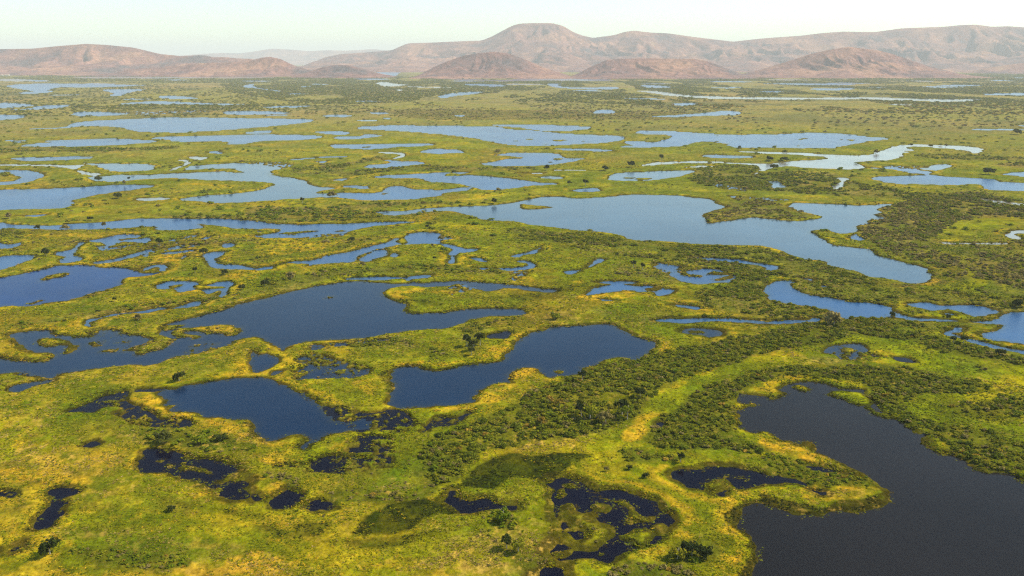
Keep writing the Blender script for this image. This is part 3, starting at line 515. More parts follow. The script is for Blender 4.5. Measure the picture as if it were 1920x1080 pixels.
FAR = [   # woods on the far plain: (clump metres, square metres per clump, palette, sheet, outline)
 (15, 900, 0, GL, '430,148 640,146 780,148 1000,150 1280,152 1280,196 1000,190 860,188 640,196 520,188 430,170'), (15, 800, 0, GL, '1280,160 1500,160 1700,163 1960,166 1960,186 1650,183 1400,180 1280,178'), (15, 1100, 3, GL, '1280,190 1500,192 1960,196 1960,214 1700,214 1400,206 1280,206'),
 (16, 1900, 0, GL, '-60,142 430,146 430,156 -60,152'), (15, 2800, 0, GL, '-60,160 430,165 430,215 -60,215'), (13, 900, 0, GL, '160,195 480,196 560,192 560,204 300,206 160,204'), (18, 1700, 0, GL, '700,141 1400,144 1960,138 1960,160 1400,158 800,150'),
 (11, 1900, 2, GL, '640,196 1280,200 1280,225 900,222 640,205'), (14, 5200, 2, GL, '1280,206 1960,215 1960,240 1280,225'), (15, 800, 0, GL, '1560,180 1700,184 1960,182 1960,194 1600,193'),
 (13, 2600, 0, GL, '-60,196 640,198 640,215 -60,215'), (14, 2600, 0, GL, '640,150 1960,160 1960,200 640,196'), (12, 6500, 1, GL, '-60,215 1960,215 1960,330 -60,330'), (9, 2600, 1, GL, '-60,310 1960,330 1960,440 1300,430 1000,440 -60,470'),
]
# single trees that stand out: (label, foot x, foot y, height m, crown m, kind)
TREES = [
 ('tall pale trunked tree with yellowish crown in the long thicket', 1106, 790, 13, 13, 1), ('dark tree left of the tall pale trunked tree', 1090, 784, 11, 12, 0), ('leaning pale trunked tree at the thicket edge', 1176, 789, 12, 10, 1), ('straight pale trunked tree just left of the leaning one', 1166, 781, 13, 11, 0), ('bushy tree below the two tall trees in the thicket', 1135, 797, 10, 12, 2),
 ('yellow crowned tree at the left side of the long thicket', 1048, 770, 9, 10, 3), ('smaller yellow crowned tree beside the thicket edge', 1030, 762, 8, 8, 3), ('orange crowned tree alone in the low scrub', 1014, 798, 7, 9, 3), ('dark rounded tree near the middle of the thicket', 1200, 749, 9, 10, 0), ('dark tree on the upper rim of the long thicket', 1092, 716, 9, 9, 0),
 ('tall dark tree left in the grove above the centre lagoon', 876, 652, 12, 11, 0), ('tall dark tree right in the grove above the centre lagoon', 900, 650, 13, 12, 0), ('middle tree of the grove above the centre lagoon', 888, 660, 12, 10, 0), ('low front tree of the grove above the centre lagoon', 884, 669, 8, 9, 0),
 ('dark lone tree on the meadow above the inky lagoon', 336, 717, 9, 12, 0), ('dark broad bush tree below the marsh arm of the inky lagoon', 306, 834, 9, 16, 0), ('green bush tree left of the inky lagoon tip', 378, 833, 7, 13, 1), ('low spreading bush right of the green bush tree', 414, 828, 5, 12, 0),
 ('big round dark tree in the lower left corner', 94, 1042, 10, 13, 0), ('tiny dark bush alone on the lower left meadow', 322, 962, 3.5, 6, 0), ('dark bush in the meadow above the black marsh pool', 1210, 899, 4, 6, 0), ('small bush left above the black marsh pool', 1180, 884, 3.5, 5, 0), ('tiny brown bush on the meadow above the black marsh pool', 1137, 887, 3.5, 4, 2),
 ('dark tree at the right end of the lone shrub row', 1276, 870, 7, 7, 0), ('large dark tree at the bottom right of centre', 1297, 1046, 9, 13, 0), ('dark tree right of the large bottom tree', 1322, 1052, 8, 10, 0), ('dark tree left of the large bottom tree', 1270, 1052, 8, 10, 1), ('olive tree at the bottom edge left of the black pool', 972, 1038, 8, 9, 1), ('dark tree near the bottom edge in the middle', 950, 1032, 8, 8, 0), ('green tree below the dark crescent pool', 944, 980, 8, 11, 1),
 ('dark rounded tree near the right edge below the reed spit', 1876, 670, 8, 10, 0), ('huge pale grey tree over the bushy channel', 1563, 612, 15, 22, 2), ('tiny tree on an islet in the bushy channel', 1673, 594, 6, 8, 0), ('slim tree on the bank of the bushy channel', 1777, 603, 8, 6, 0), ('dark tree at the right edge above the channel', 1907, 578, 10, 15, 0), ('dark tree on the point right of the reed spit', 1806, 646, 8, 9, 0), ('dark tree next to the one on the point', 1787, 645, 7, 8, 0),
 ('lone tree on the bank above the centre lagoon', 1040, 601, 9, 12, 1), ('dark tree in the brown scrub below the great lagoon', 1205, 508, 10, 8, 0), ('dark twin tree in the brown scrub', 1188, 504, 10, 9, 0),
 ('big dark tree above the deep blue lagoon', 300, 463, 13, 14, 0), ('tree at the left end of the forked pool', 87, 481, 11, 15, 0), ('dark tree at the head of the looping channel', 382, 482, 13, 12, 0), ('bush tree on the bank of the long channel, second from left', 71, 433, 9, 11, 0), ('bush tree on the bank of the long channel, third from left', 122, 433, 10, 13, 2), ('tree above the long channel near the left edge', 18, 411, 11, 14, 2), ('small tree above the long channel, right of the first', 129, 420, 8, 10, 1),
 ('tall tree on the bank of the long channel, fourth from left', 196, 428, 11, 9, 2), ('small tree above the long channel next to dark bushes', 170, 415, 8, 11, 0), ('dark brown bush tree near the narrow creek', 260, 602, 7, 10, 2), ('round dark tree above the large winding lagoon', 454, 545, 7, 10, 0), ('tiny lone tree on the green bank at left', 215, 567, 5, 6, 0), ('small tree right of the deep blue lagoon', 366, 514, 8, 7, 0), ('dark bush right of the small lagoon tree', 421, 517, 7, 12, 0),
 ('round dark tree on the north bank of the winding lagoon', 497, 538, 8, 11, 0), ('dark tree above the looping channel', 660, 456, 9, 12, 0), ('tree below the looping channel', 680, 503, 8, 8, 2), ('tree at the right bend of the looping channel', 832, 474, 8, 12, 1), ('small tree below the right bend of the looping channel', 815, 490, 6, 6, 0), ('brown bare tree on the north bank of the winding lagoon', 547, 524, 9, 16, 2), ('tiny tree inside the looping channel', 811, 465, 6, 5, 2), ('tree on the islet at the head of the looping channel', 826, 451, 8, 12, 2), ('tree on the lime meadow above the looping channel', 801, 430, 7, 7, 0),
 ('dark tree left beside the branching grey lake', 185, 340, 12, 22, 0), ('dark tree right beside the branching grey lake', 242, 339, 9, 10, 0), ('brown tree above the tapering blue lake', 233, 348, 12, 9, 2), ('brown tree at the tip of the branching grey lake', 623, 371, 14, 18, 2), ('tree left below the branching grey lake', 567, 383, 12, 10, 0), ('clustered tree right of the tapering blue lake', 222, 373, 12, 22, 0),
 ('round dark tree above the great lagoon, left of a pair', 1067, 350, 12, 11, 0), ('round dark tree above the great lagoon, right of a pair', 1098, 350, 15, 16, 0), ('dark tree on the bank of the great lagoon', 927, 383, 11, 14, 0), ('lone dark tree on the plain left of the silty river', 1240, 303, 19, 16, 0), ('wide dark tree left of the silty river', 1183, 314, 16, 26, 0), ('dark tree above the reed streaked pond', 1135, 321, 13, 22, 0), ('dark tree below the pale tailed pond', 1025, 320, 14, 18, 0), ('tree at the corner of the pale tailed pond', 933, 288, 12, 22, 2), ('tree on the islet of the pointed blue lake', 850, 328, 10, 12, 0),
 ('dark bush left on the bar of the silty river', 1443, 303, 15, 24, 0), ('dark bush right on the bar of the silty river', 1470, 303, 12, 26, 0), ('dark bush below the bar of the silty river', 1451, 318, 13, 22, 0), ('brown tree right of the silty river', 1642, 288, 13, 18, 2), ('wide dark tree far out at the right edge', 1907, 253, 22, 40, 0), ('dark tree clump right above the blue edge lake', 1853, 328, 16, 34, 0), ('lone tree left of the silty river bar', 1386, 282, 14, 10, 0), ('first dark tree on the loop of the silty river', 1708, 274, 9, 16, 0), ('middle dark tree on the loop of the silty river', 1745, 276, 9, 16, 0), ('last dark tree on the loop of the silty river', 1773, 277, 13, 14, 2),
]
# ------------------------------------------------------------------ materials
def new_mat(name):
    m = bpy.data.materials.new(name)
    m.use_nodes = True
    m.node_tree.nodes.clear()
    return m, m.node_tree.nodes, m.node_tree.links


def N(nodes, kind, **kw):
    n = nodes.new(kind)
    for k, v in kw.items():
        if k in n.inputs: n.inputs[k].default_value = v
        else: setattr(n, k, v)
    return n


def ramp(nodes, stops):
    r = nodes.new('ShaderNodeValToRGB')
    e = r.color_ramp.elements
    e[0].position, e[0].color = stops[0]
    e[1].position, e[1].color = stops[1]
    for p, c in stops[2:]:
        k = e.new(p)
        k.color = c
    return r


def g4(v): return (v, v, v, 1)


def ground_mat():
    m, n, l = new_mat('wetland_plants')
    out = N(n, 'ShaderNodeOutputMaterial')
    b = N(n, 'ShaderNodeBsdfPrincipled', Roughness=0.9)
    b.inputs['Specular IOR Level'].default_value = 0.0
    a = N(n, 'ShaderNodeAttribute', attribute_name='plants')
    geo = N(n, 'ShaderNodeNewGeometry')
    # grain at several sizes, stretched a little along the wind direction
    mp = N(n, 'ShaderNodeMapping')
    mp.inputs['Scale'].default_value = (1, 0.75, 1)
    l.new(geo.outputs['Position'], mp.inputs['Vector'])
    fine = N(n, 'ShaderNodeTexNoise', Scale=0.55, Detail=6.0, Roughness=0.75)
    mid = N(n, 'ShaderNodeTexNoise', Scale=0.09, Detail=5.0, Roughness=0.7)
    big = N(n, 'ShaderNodeTexNoise', Scale=0.012, Detail=6.0, Roughness=0.7)
    dry = N(n, 'ShaderNodeTexNoise', Scale=0.16, Detail=7.0, Roughness=0.75)
    for t in (fine, mid, big, dry): l.new(mp.outputs[0], t.inputs['Vector'])
    rf = ramp(n, [(0.30, g4(0.40)), (0.70, g4(1.55))]); l.new(fine.outputs['Fac'], rf.inputs[0])
    rm = ramp(n, [(0.32, g4(0.62)), (0.68, g4(1.33))]); l.new(mid.outputs['Fac'], rm.inputs[0])
    rb = ramp(n, [(0.35, (0.86, 0.96, 0.9, 1)), (0.65, (1.2, 1.02, 1.0, 1))]); l.new(big.outputs['Fac'], rb.inputs[0])
    cur = a.outputs['Color']
    for r in (rf, rm, rb):
        x = N(n, 'ShaderNodeMix', data_type='RGBA', blend_type='MULTIPLY')
        x.inputs['Factor'].default_value = 1.0
        l.new(cur, x.inputs[6]); l.new(r.outputs[0], x.inputs[7])
        cur = x.outputs[2]
    # dry straw flecks, amount per place
    am = N(n, 'ShaderNodeAttribute', attribute_name='dryness')
    rd = ramp(n, [(0.53, g4(0)), (0.66, g4(1))]); l.new(dry.outputs['Fac'], rd.inputs[0])
    mu = N(n, 'ShaderNodeMath', operation='MULTIPLY'); l.new(rd.outputs[0], mu.inputs[0]); l.new(am.outputs['Fac'], mu.inputs[1])
    x = N(n, 'ShaderNodeMix', data_type='RGBA')
    l.new(mu.outputs[0], x.inputs['Factor']); l.new(cur, x.inputs[6]); x.inputs[7].default_value = (0.44, 0.27, 0.045, 1)
    l.new(x.outputs[2], b.inputs['Base Color'])
    bu = N(n, 'ShaderNodeBump', Strength=0.9, Distance=0.5)
    l.new(fine.outputs['Fac'], bu.inputs['Height']); l.new(bu.outputs[0], b.inputs['Normal'])
    l.new(b.outputs[0], out.inputs[0])
    return m


def water_mat(name, c, rough=0.12, wave=0.25, film=0.5):
    m, n, l = new_mat(name)
    out = N(n, 'ShaderNodeOutputMaterial')
    b = N(n, 'ShaderNodeBsdfPrincipled', Roughness=rough, IOR=1.33)
    b.inputs['Specular IOR Level'].default_value = film
    geo = N(n, 'ShaderNodeNewGeometry')
    # slow variation of silt
    s = N(n, 'ShaderNodeTexNoise', Scale=0.006, Detail=4.0, Roughness=0.6)
    l.new(geo.outputs['Position'], s.inputs['Vector'])
    r = ramp(n, [(0.3, (c[0] * .75, c[1] * .78, c[2] * .8, 1)), (0.7, (c[0] * 1.25, c[1] * 1.22, c[2] * 1.18, 1))])
    l.new(s.outputs['Fac'], r.inputs[0])
    sh = N(n, 'ShaderNodeAttribute', attribute_name='shallows')        # bottom mud and drowned stems show near the bank
    sx = N(n, 'ShaderNodeMix', data_type='RGBA')
    l.new(sh.outputs['Fac'], sx.inputs['Factor']); l.new(r.outputs[0], sx.inputs[6]); sx.inputs[7].default_value = (0.030 + c[0], 0.027 + c[1] * .7, 0.010 + c[2] * .3, 1)
    l.new(sx.outputs[2], b.inputs['Base Color'])
    w = N(n, 'ShaderNodeTexNoise', Scale=0.9, Detail=3.0, Roughness=0.6)
    mp = N(n, 'ShaderNodeMapping'); mp.inputs['Scale'].default_value = (1, 0.5, 1)
    l.new(geo.outputs['Position'], mp.inputs['Vector']); l.new(mp.outputs[0], w.inputs['Vector'])
    g = N(n, 'ShaderNodeTexNoise', Scale=0.02, Detail=3.0)
    l.new(mp.outputs[0], g.inputs['Vector'])
    rg = ramp(n, [(0.35, g4(wave * .5)), (0.65, g4(wave * 1.3))]); l.new(g.outputs['Fac'], rg.inputs[0])
    bu = N(n, 'ShaderNodeBump', Distance=0.35); l.new(rg.outputs[0], bu.inputs['Strength'])
    l.new(w.outputs['Fac'], bu.inputs['Height']); l.new(bu.outputs[0], b.inputs['Normal'])
    l.new(b.outputs[0], out.inputs[0])
    return m


def leaf_mat(name, ca, cb, cc):
    m, n, l = new_mat(name)
    out = N(n, 'ShaderNodeOutputMaterial')
    b = N(n, 'ShaderNodeBsdfPrincipled', Roughness=0.75)
    b.inputs['Specular IOR Level'].default_value = 0.04
    oi = N(n, 'ShaderNodeObjectInfo')
    r = ramp(n, [(0.0, ca + (1,)), (0.55, cb + (1,)), (1.0, cc + (1,))])
    l.new(oi.outputs['Random'], r.inputs[0])
    geo = N(n, 'ShaderNodeNewGeometry')
    t = N(n, 'ShaderNodeTexNoise', Scale=0.8, Detail=3.0)
    l.new(geo.outputs['Position'], t.inputs['Vector'])
    rv = ramp(n, [(0.3, g4(0.6)), (0.7, g4(1.4))]); l.new(t.outputs['Fac'], rv.inputs[0])
    x = N(n, 'ShaderNodeMix', data_type='RGBA', blend_type='MULTIPLY'); x.inputs['Factor'].default_value = 1
    l.new(r.outputs[0], x.inputs[6]); l.new(rv.outputs[0], x.inputs[7])
    l.new(x.outputs[2], b.inputs['Base Color'])
    tr = N(n, 'ShaderNodeBsdfTranslucent')
    l.new(x.outputs[2], tr.inputs['Color'])
    ms = N(n, 'ShaderNodeMixShader', Fac=0.3)
    l.new(b.outputs[0], ms.inputs[1]); l.new(tr.outputs[0], ms.inputs[2])
    l.new(ms.outputs[0], out.inputs[0])
    return m


def plain_mat(name, c, rough=0.8):
    m, n, l = new_mat(name)
    out = N(n, 'ShaderNodeOutputMaterial')
    b = N(n, 'ShaderNodeBsdfPrincipled', Roughness=rough)
    t = N(n, 'ShaderNodeTexNoise', Scale=3.0, Detail=4.0)
    r = ramp(n, [(0.3, (c[0] * .8, c[1] * .8, c[2] * .8, 1)), (0.7, (c[0] * 1.15, c[1] * 1.15, c[2] * 1.15, 1))])
    l.new(t.outputs['Fac'], r.inputs[0]); l.new(r.outputs[0], b.inputs['Base Color'])
    l.new(b.outputs[0], out.inputs[0])
    return m


def hill_mat():
    m, n, l = new_mat('dry_hill_woodland')
    out = N(n, 'ShaderNodeOutputMaterial')
    b = N(n, 'ShaderNodeBsdfPrincipled', Roughness=0.95)
    b.inputs['Specular IOR Level'].default_value = 0.05
    geo = N(n, 'ShaderNodeNewGeometry')
    a = N(n, 'ShaderNodeTexNoise', Scale=0.0011, Detail=8.0, Roughness=0.65)
    d = N(n, 'ShaderNodeTexNoise', Scale=0.012, Detail=6.0, Roughness=0.8)
    e = N(n, 'ShaderNodeTexNoise', Scale=0.0022, Detail=7.0, Roughness=0.7)
    for t in (a, d, e): l.new(geo.outputs['Position'], t.inputs['Vector'])
    r = ramp(n, [(0.34, (0.085, 0.066, 0.066, 1)), (0.48, (0.185, 0.092, 0.074, 1)), (0.62, (0.28, 0.145, 0.092, 1))])
    l.new(a.outputs['Fac'], r.inputs[0])
    rd = ramp(n, [(0.36, g4(0.55)), (0.64, g4(1.4))]); l.new(d.outputs['Fac'], rd.inputs[0])
    x = N(n, 'ShaderNodeMix', data_type='RGBA', blend_type='MULTIPLY'); x.inputs['Factor'].default_value = 1
    l.new(r.outputs[0], x.inputs[6]); l.new(rd.outputs[0], x.inputs[7])
    rs = ramp(n, [(0.63, g4(0)), (0.70, g4(0.75))]); l.new(e.outputs['Fac'], rs.inputs[0])
    y = N(n, 'ShaderNodeMix', data_type='RGBA')
    l.new(rs.outputs[0], y.inputs['Factor']); l.new(x.outputs[2], y.inputs[6]); y.inputs[7].default_value = (0.33, 0.21, 0.12, 1)
    l.new(y.outputs[2], b.inputs['Base Color'])
    bu = N(n, 'ShaderNodeBump', Strength=0.45, Distance=25.0)
    l.new(d.outputs['Fac'], bu.inputs['Height']); l.new(bu.outputs[0], b.inputs['Normal'])
    l.new(b.outputs[0], out.inputs[0])
    return m


M_GROUND = ground_mat()
WMAT = {
 'b': water_mat('blue_water', (0.011, 0.052, 0.140), 0.2, 0.5, 0.19),
 'n': water_mat('navy_water', (0.003, 0.024, 0.100), 0.1, 0.3, 0.07),
 'B': water_mat('deep_blue_water', (0.003, 0.014, 0.040), 0.08, 0.25, 0.10),
 'g': water_mat('slate_water', (0.028, 0.060, 0.100), 0.15, 0.35, 0.2),
 'p': water_mat('silty_water', (0.15, 0.15, 0.135), 0.15, 0.3, 0.35),
 'd': water_mat('bog_water', (0.002, 0.002, 0.008), 0.05, 0.06, 0.05),
 'k': water_mat('murky_water', (0.010, 0.009, 0.0095), 0.08, 0.12, 0.07),
}
LEAF = [
 leaf_mat('olive_leaves', (0.105, 0.124, 0.006), (0.172, 0.182, 0.008), (0.245, 0.212, 0.014)),
 leaf_mat('green_leaves', (0.108, 0.152, 0.005), (0.186, 0.210, 0.007), (0.270, 0.232, 0.012)),
 leaf_mat('brown_grey_leaves', (0.155, 0.126, 0.028), (0.222, 0.176, 0.048), (0.280, 0.214, 0.070)),
 leaf_mat('yellow_leaves', (0.20, 0.15, 0.012), (0.32, 0.20, 0.02), (0.38, 0.24, 0.03)),
]
M_BARK = plain_mat('pale_bark', (0.34, 0.30, 0.24))
M_HILL = hill_mat()

# ------------------------------------------------------------------ the floodplain: one sheet, finer towards the camera
dense = np.linspace(-R(34.2), R(34.2), 1020)
side = np.linspace(R(34.2), R(60), 26)[1:]
rest = np.linspace(R(60), R(300), 25)[1:-1]
TH = np.concatenate([dense, side, rest, np.sort(2 * math.pi - side)])          # closed ring
v_rows = np.concatenate([np.arange(1190, 230, -1.65), np.arange(230, 160, -1.15), np.arange(160, 117.5, -0.62)])
dist_rows = survey(np.stack([np.full(len(v_rows), 960.0), v_rows], 1))[:, 1]
near_rows = np.array([4.0, 60, 130, 200, 250, 290, 320])
RR = np.concatenate([near_rows[near_rows < dist_rows[0] - 8], dist_rows, [80000.0]])
nr, nt = len(RR), len(TH)
print('grid', nr, nt)
rr, tt = np.meshgrid(RR, TH, indexing='ij')
X, Y = rr * np.sin(tt), rr * np.cos(tt)
xf, yf = X.ravel(), Y.ravel()
# loosen the rows a little so that no ring shows
FRONT = (np.cos(tt) > 0.4).ravel()


def field(polys_uv, pad):
    """best signed distance of a set of outlines and which outline it is"""
    w = np.full(xf.shape, -1e9)
    pid = np.full(xf.shape, -1, np.int32)
    for i, uv in enumerate(polys_uv):
        pw = survey(smooth(uv))
        pd = 130 if np.mean([q[1] for q in uv]) > 560 else pad
        x0, y0 = pw.min(0) - pd
        x1, y1 = pw.max(0) + pd
        idx = np.nonzero((xf > x0) & (xf < x1) & (yf > y0) & (yf < y1) & FRONT)[0]
        if len(idx) == 0: continue
        d = sdist(xf[idx], yf[idx], pw)
        up = d > w[idx]
        w[idx[up]] = d[up]
        pid[idx[up]] = i
    return w, pid


far_k = np.clip(rr.ravel() / 900.0, 0.7, 8)
rag = fbm(xf, yf, 7, 3, 3) * 2.3 + fbm(xf, yf, 30, 5, 3) * 3.4 * np.minimum(far_k, 3)
W, PID = field([P(s, *sh) for (_, _, _, sh, s) in WATER], 45)
I, _ = field([P(s, *sh) for (sh, s) in ISLETS], 25)
thin = np.clip((W + 40) / 40, 0, 1)
land_d = np.maximum(-W, I)                         # positive: on land
land_d = np.where(I > -1e8, land_d, -W)
land_d = land_d + rag
fleck = 0.8 * fbm(xf, yf, 11, 21, 4) + 0.65 * fbm(xf, yf, 3.6, 23, 2)
MID_OF = np.full(xf.shape, -1, np.int32)
MZONE = np.zeros(xf.shape)
for i, (_, thr, sh, s) in enumerate(MARSH):
    pw = survey(smooth(P(s, *sh)))
    x0, y0 = pw.min(0) - 12
    x1, y1 = pw.max(0) + 12
    idx = np.nonzero((xf > x0) & (xf < x1) & (yf > y0) & (yf < y1) & FRONT)[0]
    if len(idx) == 0: continue
    d = sdist(xf[idx], yf[idx], pw) + rag[idx] * 0.9
    wet = np.minimum(d, (fleck[idx] - thr + (0.3 if np.mean([q[1] for q in P(s, *sh)]) > 600 else 0.0)) * 9.0)
    MZONE[idx] = np.maximum(MZONE[idx], sstep(-3, 5, d))
    up = (wet > -3) & (-wet < land_d[idx])
    land_d[idx[up]] = -wet[up]
    new = up & (PID[idx] < 0)
    MID_OF[idx[up]] = i
land_d = np.where(FRONT, land_d, 60.0)

# heights: banks, tussocks
bank = np.where(land_d > 0, 0.9 * (1 - np.exp(-np.maximum(land_d, 0) / 3.0)), np.maximum(land_d * 0.35, -1.6))
tuss = (fbm(xf, yf, 3.2, 41, 3) * 0.34 + fbm(xf, yf, 16, 43, 2) * 0.3)
Z = bank + np.where(land_d > 0, sstep(0, 6, land_d) * np.maximum(tuss + 0.35, -0.2), 0)

# plant cover colours (albedo)
def C(*a): return np.array(a)
LIME, GREEN, OLIVE = C(.180, .182, .002), C(.105, .128, .003), C(.160, .128, .008)
GOLD, TAN, REED, MUD, SEDGE = C(.36, .22, .010), C(.30, .19, .045), C(.026, .034, .002), C(.052, .038, .022), C(.032, .028, .003)
FARP = C(.180, .155, .052)


def mix(a, b, t): return a + (b - a) * t[:, None]


n1, n2, n3 = fbm(xf, yf, 260, 61, 3), fbm(xf, yf, 60, 63, 3), fbm(xf, yf, 15, 65, 3)
colr = np.tile(GREEN, (len(xf), 1))
lush = sstep(0, 420, xf) * (1 - far_k * 0.1) * 0.55          # the eastern meadows are greener
colr = mix(colr, LIME, sstep(-0.5, 0.6, n2 + 0.6 * n3 + 0.15 - lush))
colr = mix(colr, OLIVE, sstep(0.0, 0.7, n1 + 0.6 * n3 - 0.4 * lush) * 0.85)
dryness = np.clip(0.28 + 0.5 * n2 + 0.3 * n1, 0.0, 0.8)
far_t = sstep(900, 5200, rr.ravel())
colr = mix(colr, FARP * 1.0, far_t * (0.75 + 0.25 * np.clip(n1, -1, 1)))
n0 = fbm(xf, yf, 1100, 67, 4)
colr = mix(colr, C(.065, .080, .028), far_t * sstep(0.05, 0.6, n1 + 0.6 * n2 + 0.6 * n0) * 0.75)
colr = mix(colr, C(.23, .165, .06), far_t * sstep(0.1, 0.7, n0 - 0.4 * n1) * 0.6)
zone_w = {}
for kind, st, sh, s in ZONES:
    pw = survey(smooth(P(s, *sh)))
    soft = 1.2 if kind == 'sedge' else 1.2 + 0.0028 * np.linalg.norm(pw.mean(0))
    x0, y0 = pw.min(0) - 20
    x1, y1 = pw.max(0) + 20
    idx = np.nonzero((xf > x0) & (xf < x1) & (yf > y0) & (yf < y1) & FRONT)[0]
    if len(idx) == 0: continue
    d = sdist(xf[idx], yf[idx], pw) + n3[idx] * soft * 1.6 + n2[idx] * soft * 0.8
    zw = zone_w.setdefault(kind, np.zeros(len(xf)))
    zw[idx] = np.maximum(zw[idx], st * sstep(-soft, soft, d))
z0 = np.zeros(len(xf))
for _, _, _, sh, s in MID:                               # dry undergrowth of the scrub belts
    pw = survey(smooth(P(s, *sh)))
    x0, y0 = pw.min(0) - 25
    x1, y1 = pw.max(0) + 25
    idx = np.nonzero((xf > x0) & (xf < x1) & (yf > y0) & (yf < y1) & FRONT)[0]
    if len(idx):
        d = sdist(xf[idx], yf[idx], pw) + n3[idx] * 8 + n2[idx] * 10
        zw = zone_w.setdefault('scrubland', np.zeros(len(xf)))
        zw[idx] = np.maximum(zw[idx], sstep(-8, 8, d))
midr = sstep(750, 1500, rr.ravel()) * (1 - far_t)
colr = mix(colr, C(.118, .122, .014), midr * (.35 + .4 * lush))
colr = mix(colr, mix(np.tile(C(.088, .084, .014), (len(xf), 1)), C(.135, .108, .030), sstep(-.2, .6, n2 + .4 * n3)), zone_w['scrubland'] * .8)
spec = fbm(xf, yf, 6, 71, 3)
colr = mix(colr, LIME * 0.62 + GREEN * 0.45, zone_w.get('lime', z0) * (0.7 + 0.3 * spec))
dryness *= 1 - 0.7 * zone_w.get('lime', z0)
tz = zone_w.get('tan', z0)
colr = mix(colr, TAN, tz * sstep(-0.1, 0.6, spec + 0.4 * n3) * 0.75)
dryness = np.clip(dryness + tz * 0.6, 0, 1)
colr = mix(colr, MUD, zone_w.get('mud', z0) * sstep(-0.3, 0.3, n3 + 0.2))
gz = np.clip(zone_w.get('gold', z0) * (0.15 + 0.85 * sstep(-0.45, 0.55, spec + 0.5 * n3)), 0, 1)
# a golden rim of dry sedge a few metres in from many shores, a dark reed fringe at the water
ld = np.maximum(land_d, 0)
fringe_n = fbm(xf, yf, 70, 81, 2)
fw0 = 4.6 + 7 * np.clip(fbm(xf, yf, 90, 83, 2) + 0.1, 0, 1)
rim = sstep(0.9, 1.25, ld / fw0) * (1 - sstep(10, 19, ld)) * sstep(0.0, 0.55, fringe_n + 0.5 * spec) * (1 - far_t) * 0.6
# belts of different plants follow the old shorelines
ldc = np.minimum(ld, 400)
belt = vnoise(ldc / 13 + 1.2 * n2, n1 * 0.8 + ldc * 0, 131) * 2 - 1
belt2 = vnoise(ldc / 23 + 1.5 * n2 + 9, n1 * 0.9, 133) * 2 - 1
on = (ldc < 200) * (1 - far_t) * (1 - 0.75 * zone_w.get('reed', z0))
colr = mix(colr, C(.066, .090, .003), sstep(0.05, 0.6, belt2) * on * 0.66)
colr = mix(colr, C(.215, .205, .002), sstep(0.15, 0.7, belt) * on * 0.6)
colr = mix(colr, C(.135, .095, .008), sstep(0.15, 0.75, fbm(xf, yf, 120, 135, 3) + 0.5 * fbm(xf, yf, 22, 137, 2)) * (1 - far_t) * (1 - lush) * 0.6)
colr = mix(colr, C(.068, .088, .003), sstep(0.2, 0.75, fbm(xf, yf, 90, 139, 3) + 0.4 * n3) * (1 - far_t) * 0.6)
gz = np.maximum(gz, sstep(0.35, 0.85, belt + 0.25 * spec) * sstep(-.1, .5, n1 + n2 * .6) * on * 0.55 * (1 - lush * 1.4))
gz = np.maximum(gz, rim)
gz = np.maximum(gz, sstep(0.25, 0.85, fbm(xf, yf, 75, 141, 3) + 0.45 * spec) * (1 - far_t) * np.clip(1 - lush * 1.9, 0.05, 1) * 0.3)
gz *= 1 - .8 * zone_w.get('scrubland', z0)
gz_map = gz
colr = mix(colr, GOLD, gz)
dryness = np.maximum(dryness, gz * 0.5)
colr = mix(colr, REED, np.clip(zone_w.get('reed', z0) * (0.95 + 0.25 * spec), 0, 1))
dryness *= 1 - zone_w.get('reed', z0)
fw = 4.6 + 7 * np.clip(fbm(xf, yf, 90, 83, 2) + 0.1, 0, 1)
colr = mix(colr, SEDGE, (1 - sstep(0.55, 1.0, ld / fw)) * (0.9 - 0.35 * far_t) * np.clip(1 + .3 * spec, 0, 1))
colr = mix(colr, SEDGE, np.clip(zone_w.get('sedge', z0) * (0.8 + 0.4 * spec), 0, 1))
for _, _, _, _, sh, s in THICKETS:                     # undergrowth painted dark, standing in for the shade between the shrubs
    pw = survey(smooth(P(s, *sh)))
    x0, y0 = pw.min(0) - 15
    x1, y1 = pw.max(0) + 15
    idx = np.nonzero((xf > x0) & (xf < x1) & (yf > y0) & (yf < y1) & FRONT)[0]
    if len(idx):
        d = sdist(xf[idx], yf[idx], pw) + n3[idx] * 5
        zw = zone_w.setdefault('thicket_shade', np.zeros(len(xf)))
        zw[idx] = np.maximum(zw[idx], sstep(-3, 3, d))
colr = mix(colr, C(.062, .070, .004), zone_w['thicket_shade'] * np.clip(.8 + .3 * spec, 0, 1))
colr = mix(colr, C(.07, .056, .010), MZONE * 0.65 * sstep(-0.6, 0.4, -spec))
colr = np.where((land_d < 0)[:, None], C(.02, .018, .010), colr)
colr = np.clip(colr * (1 + 0.16 * n3[:, None] + 0.12 * spec[:, None]), 0.002, 0.8)

dryness = np.where(land_d < 0, 0, dryness)
verts = np.stack([xf, yf, Z], 1)
i0 = (np.arange(nr - 1)[:, None] * nt + np.arange(nt)[None, :])
i1 = (np.arange(nr - 1)[:, None] * nt + (np.arange(nt)[None, :] + 1) % nt)
quads = np.stack([i0, i0 + nt, i1 + nt, i1], -1).reshape(-1, 4)


def mesh_np(name, v, q, smooth_shade=True):
    me = bpy.data.meshes.new(name)
    k = q.shape[1]
    me.vertices.add(len(v)); me.vertices.foreach_set('co', np.ascontiguousarray(v, np.float32).ravel())
    me.loops.add(q.size); me.loops.foreach_set('vertex_index', np.ascontiguousarray(q, np.int32).ravel())
    me.polygons.add(len(q))
    me.polygons.foreach_set('loop_start', np.arange(0, q.size, k, dtype=np.int32))
    me.polygons.foreach_set('use_smooth', np.full(len(q), smooth_shade))
    me.update(calc_edges=True)
    return me


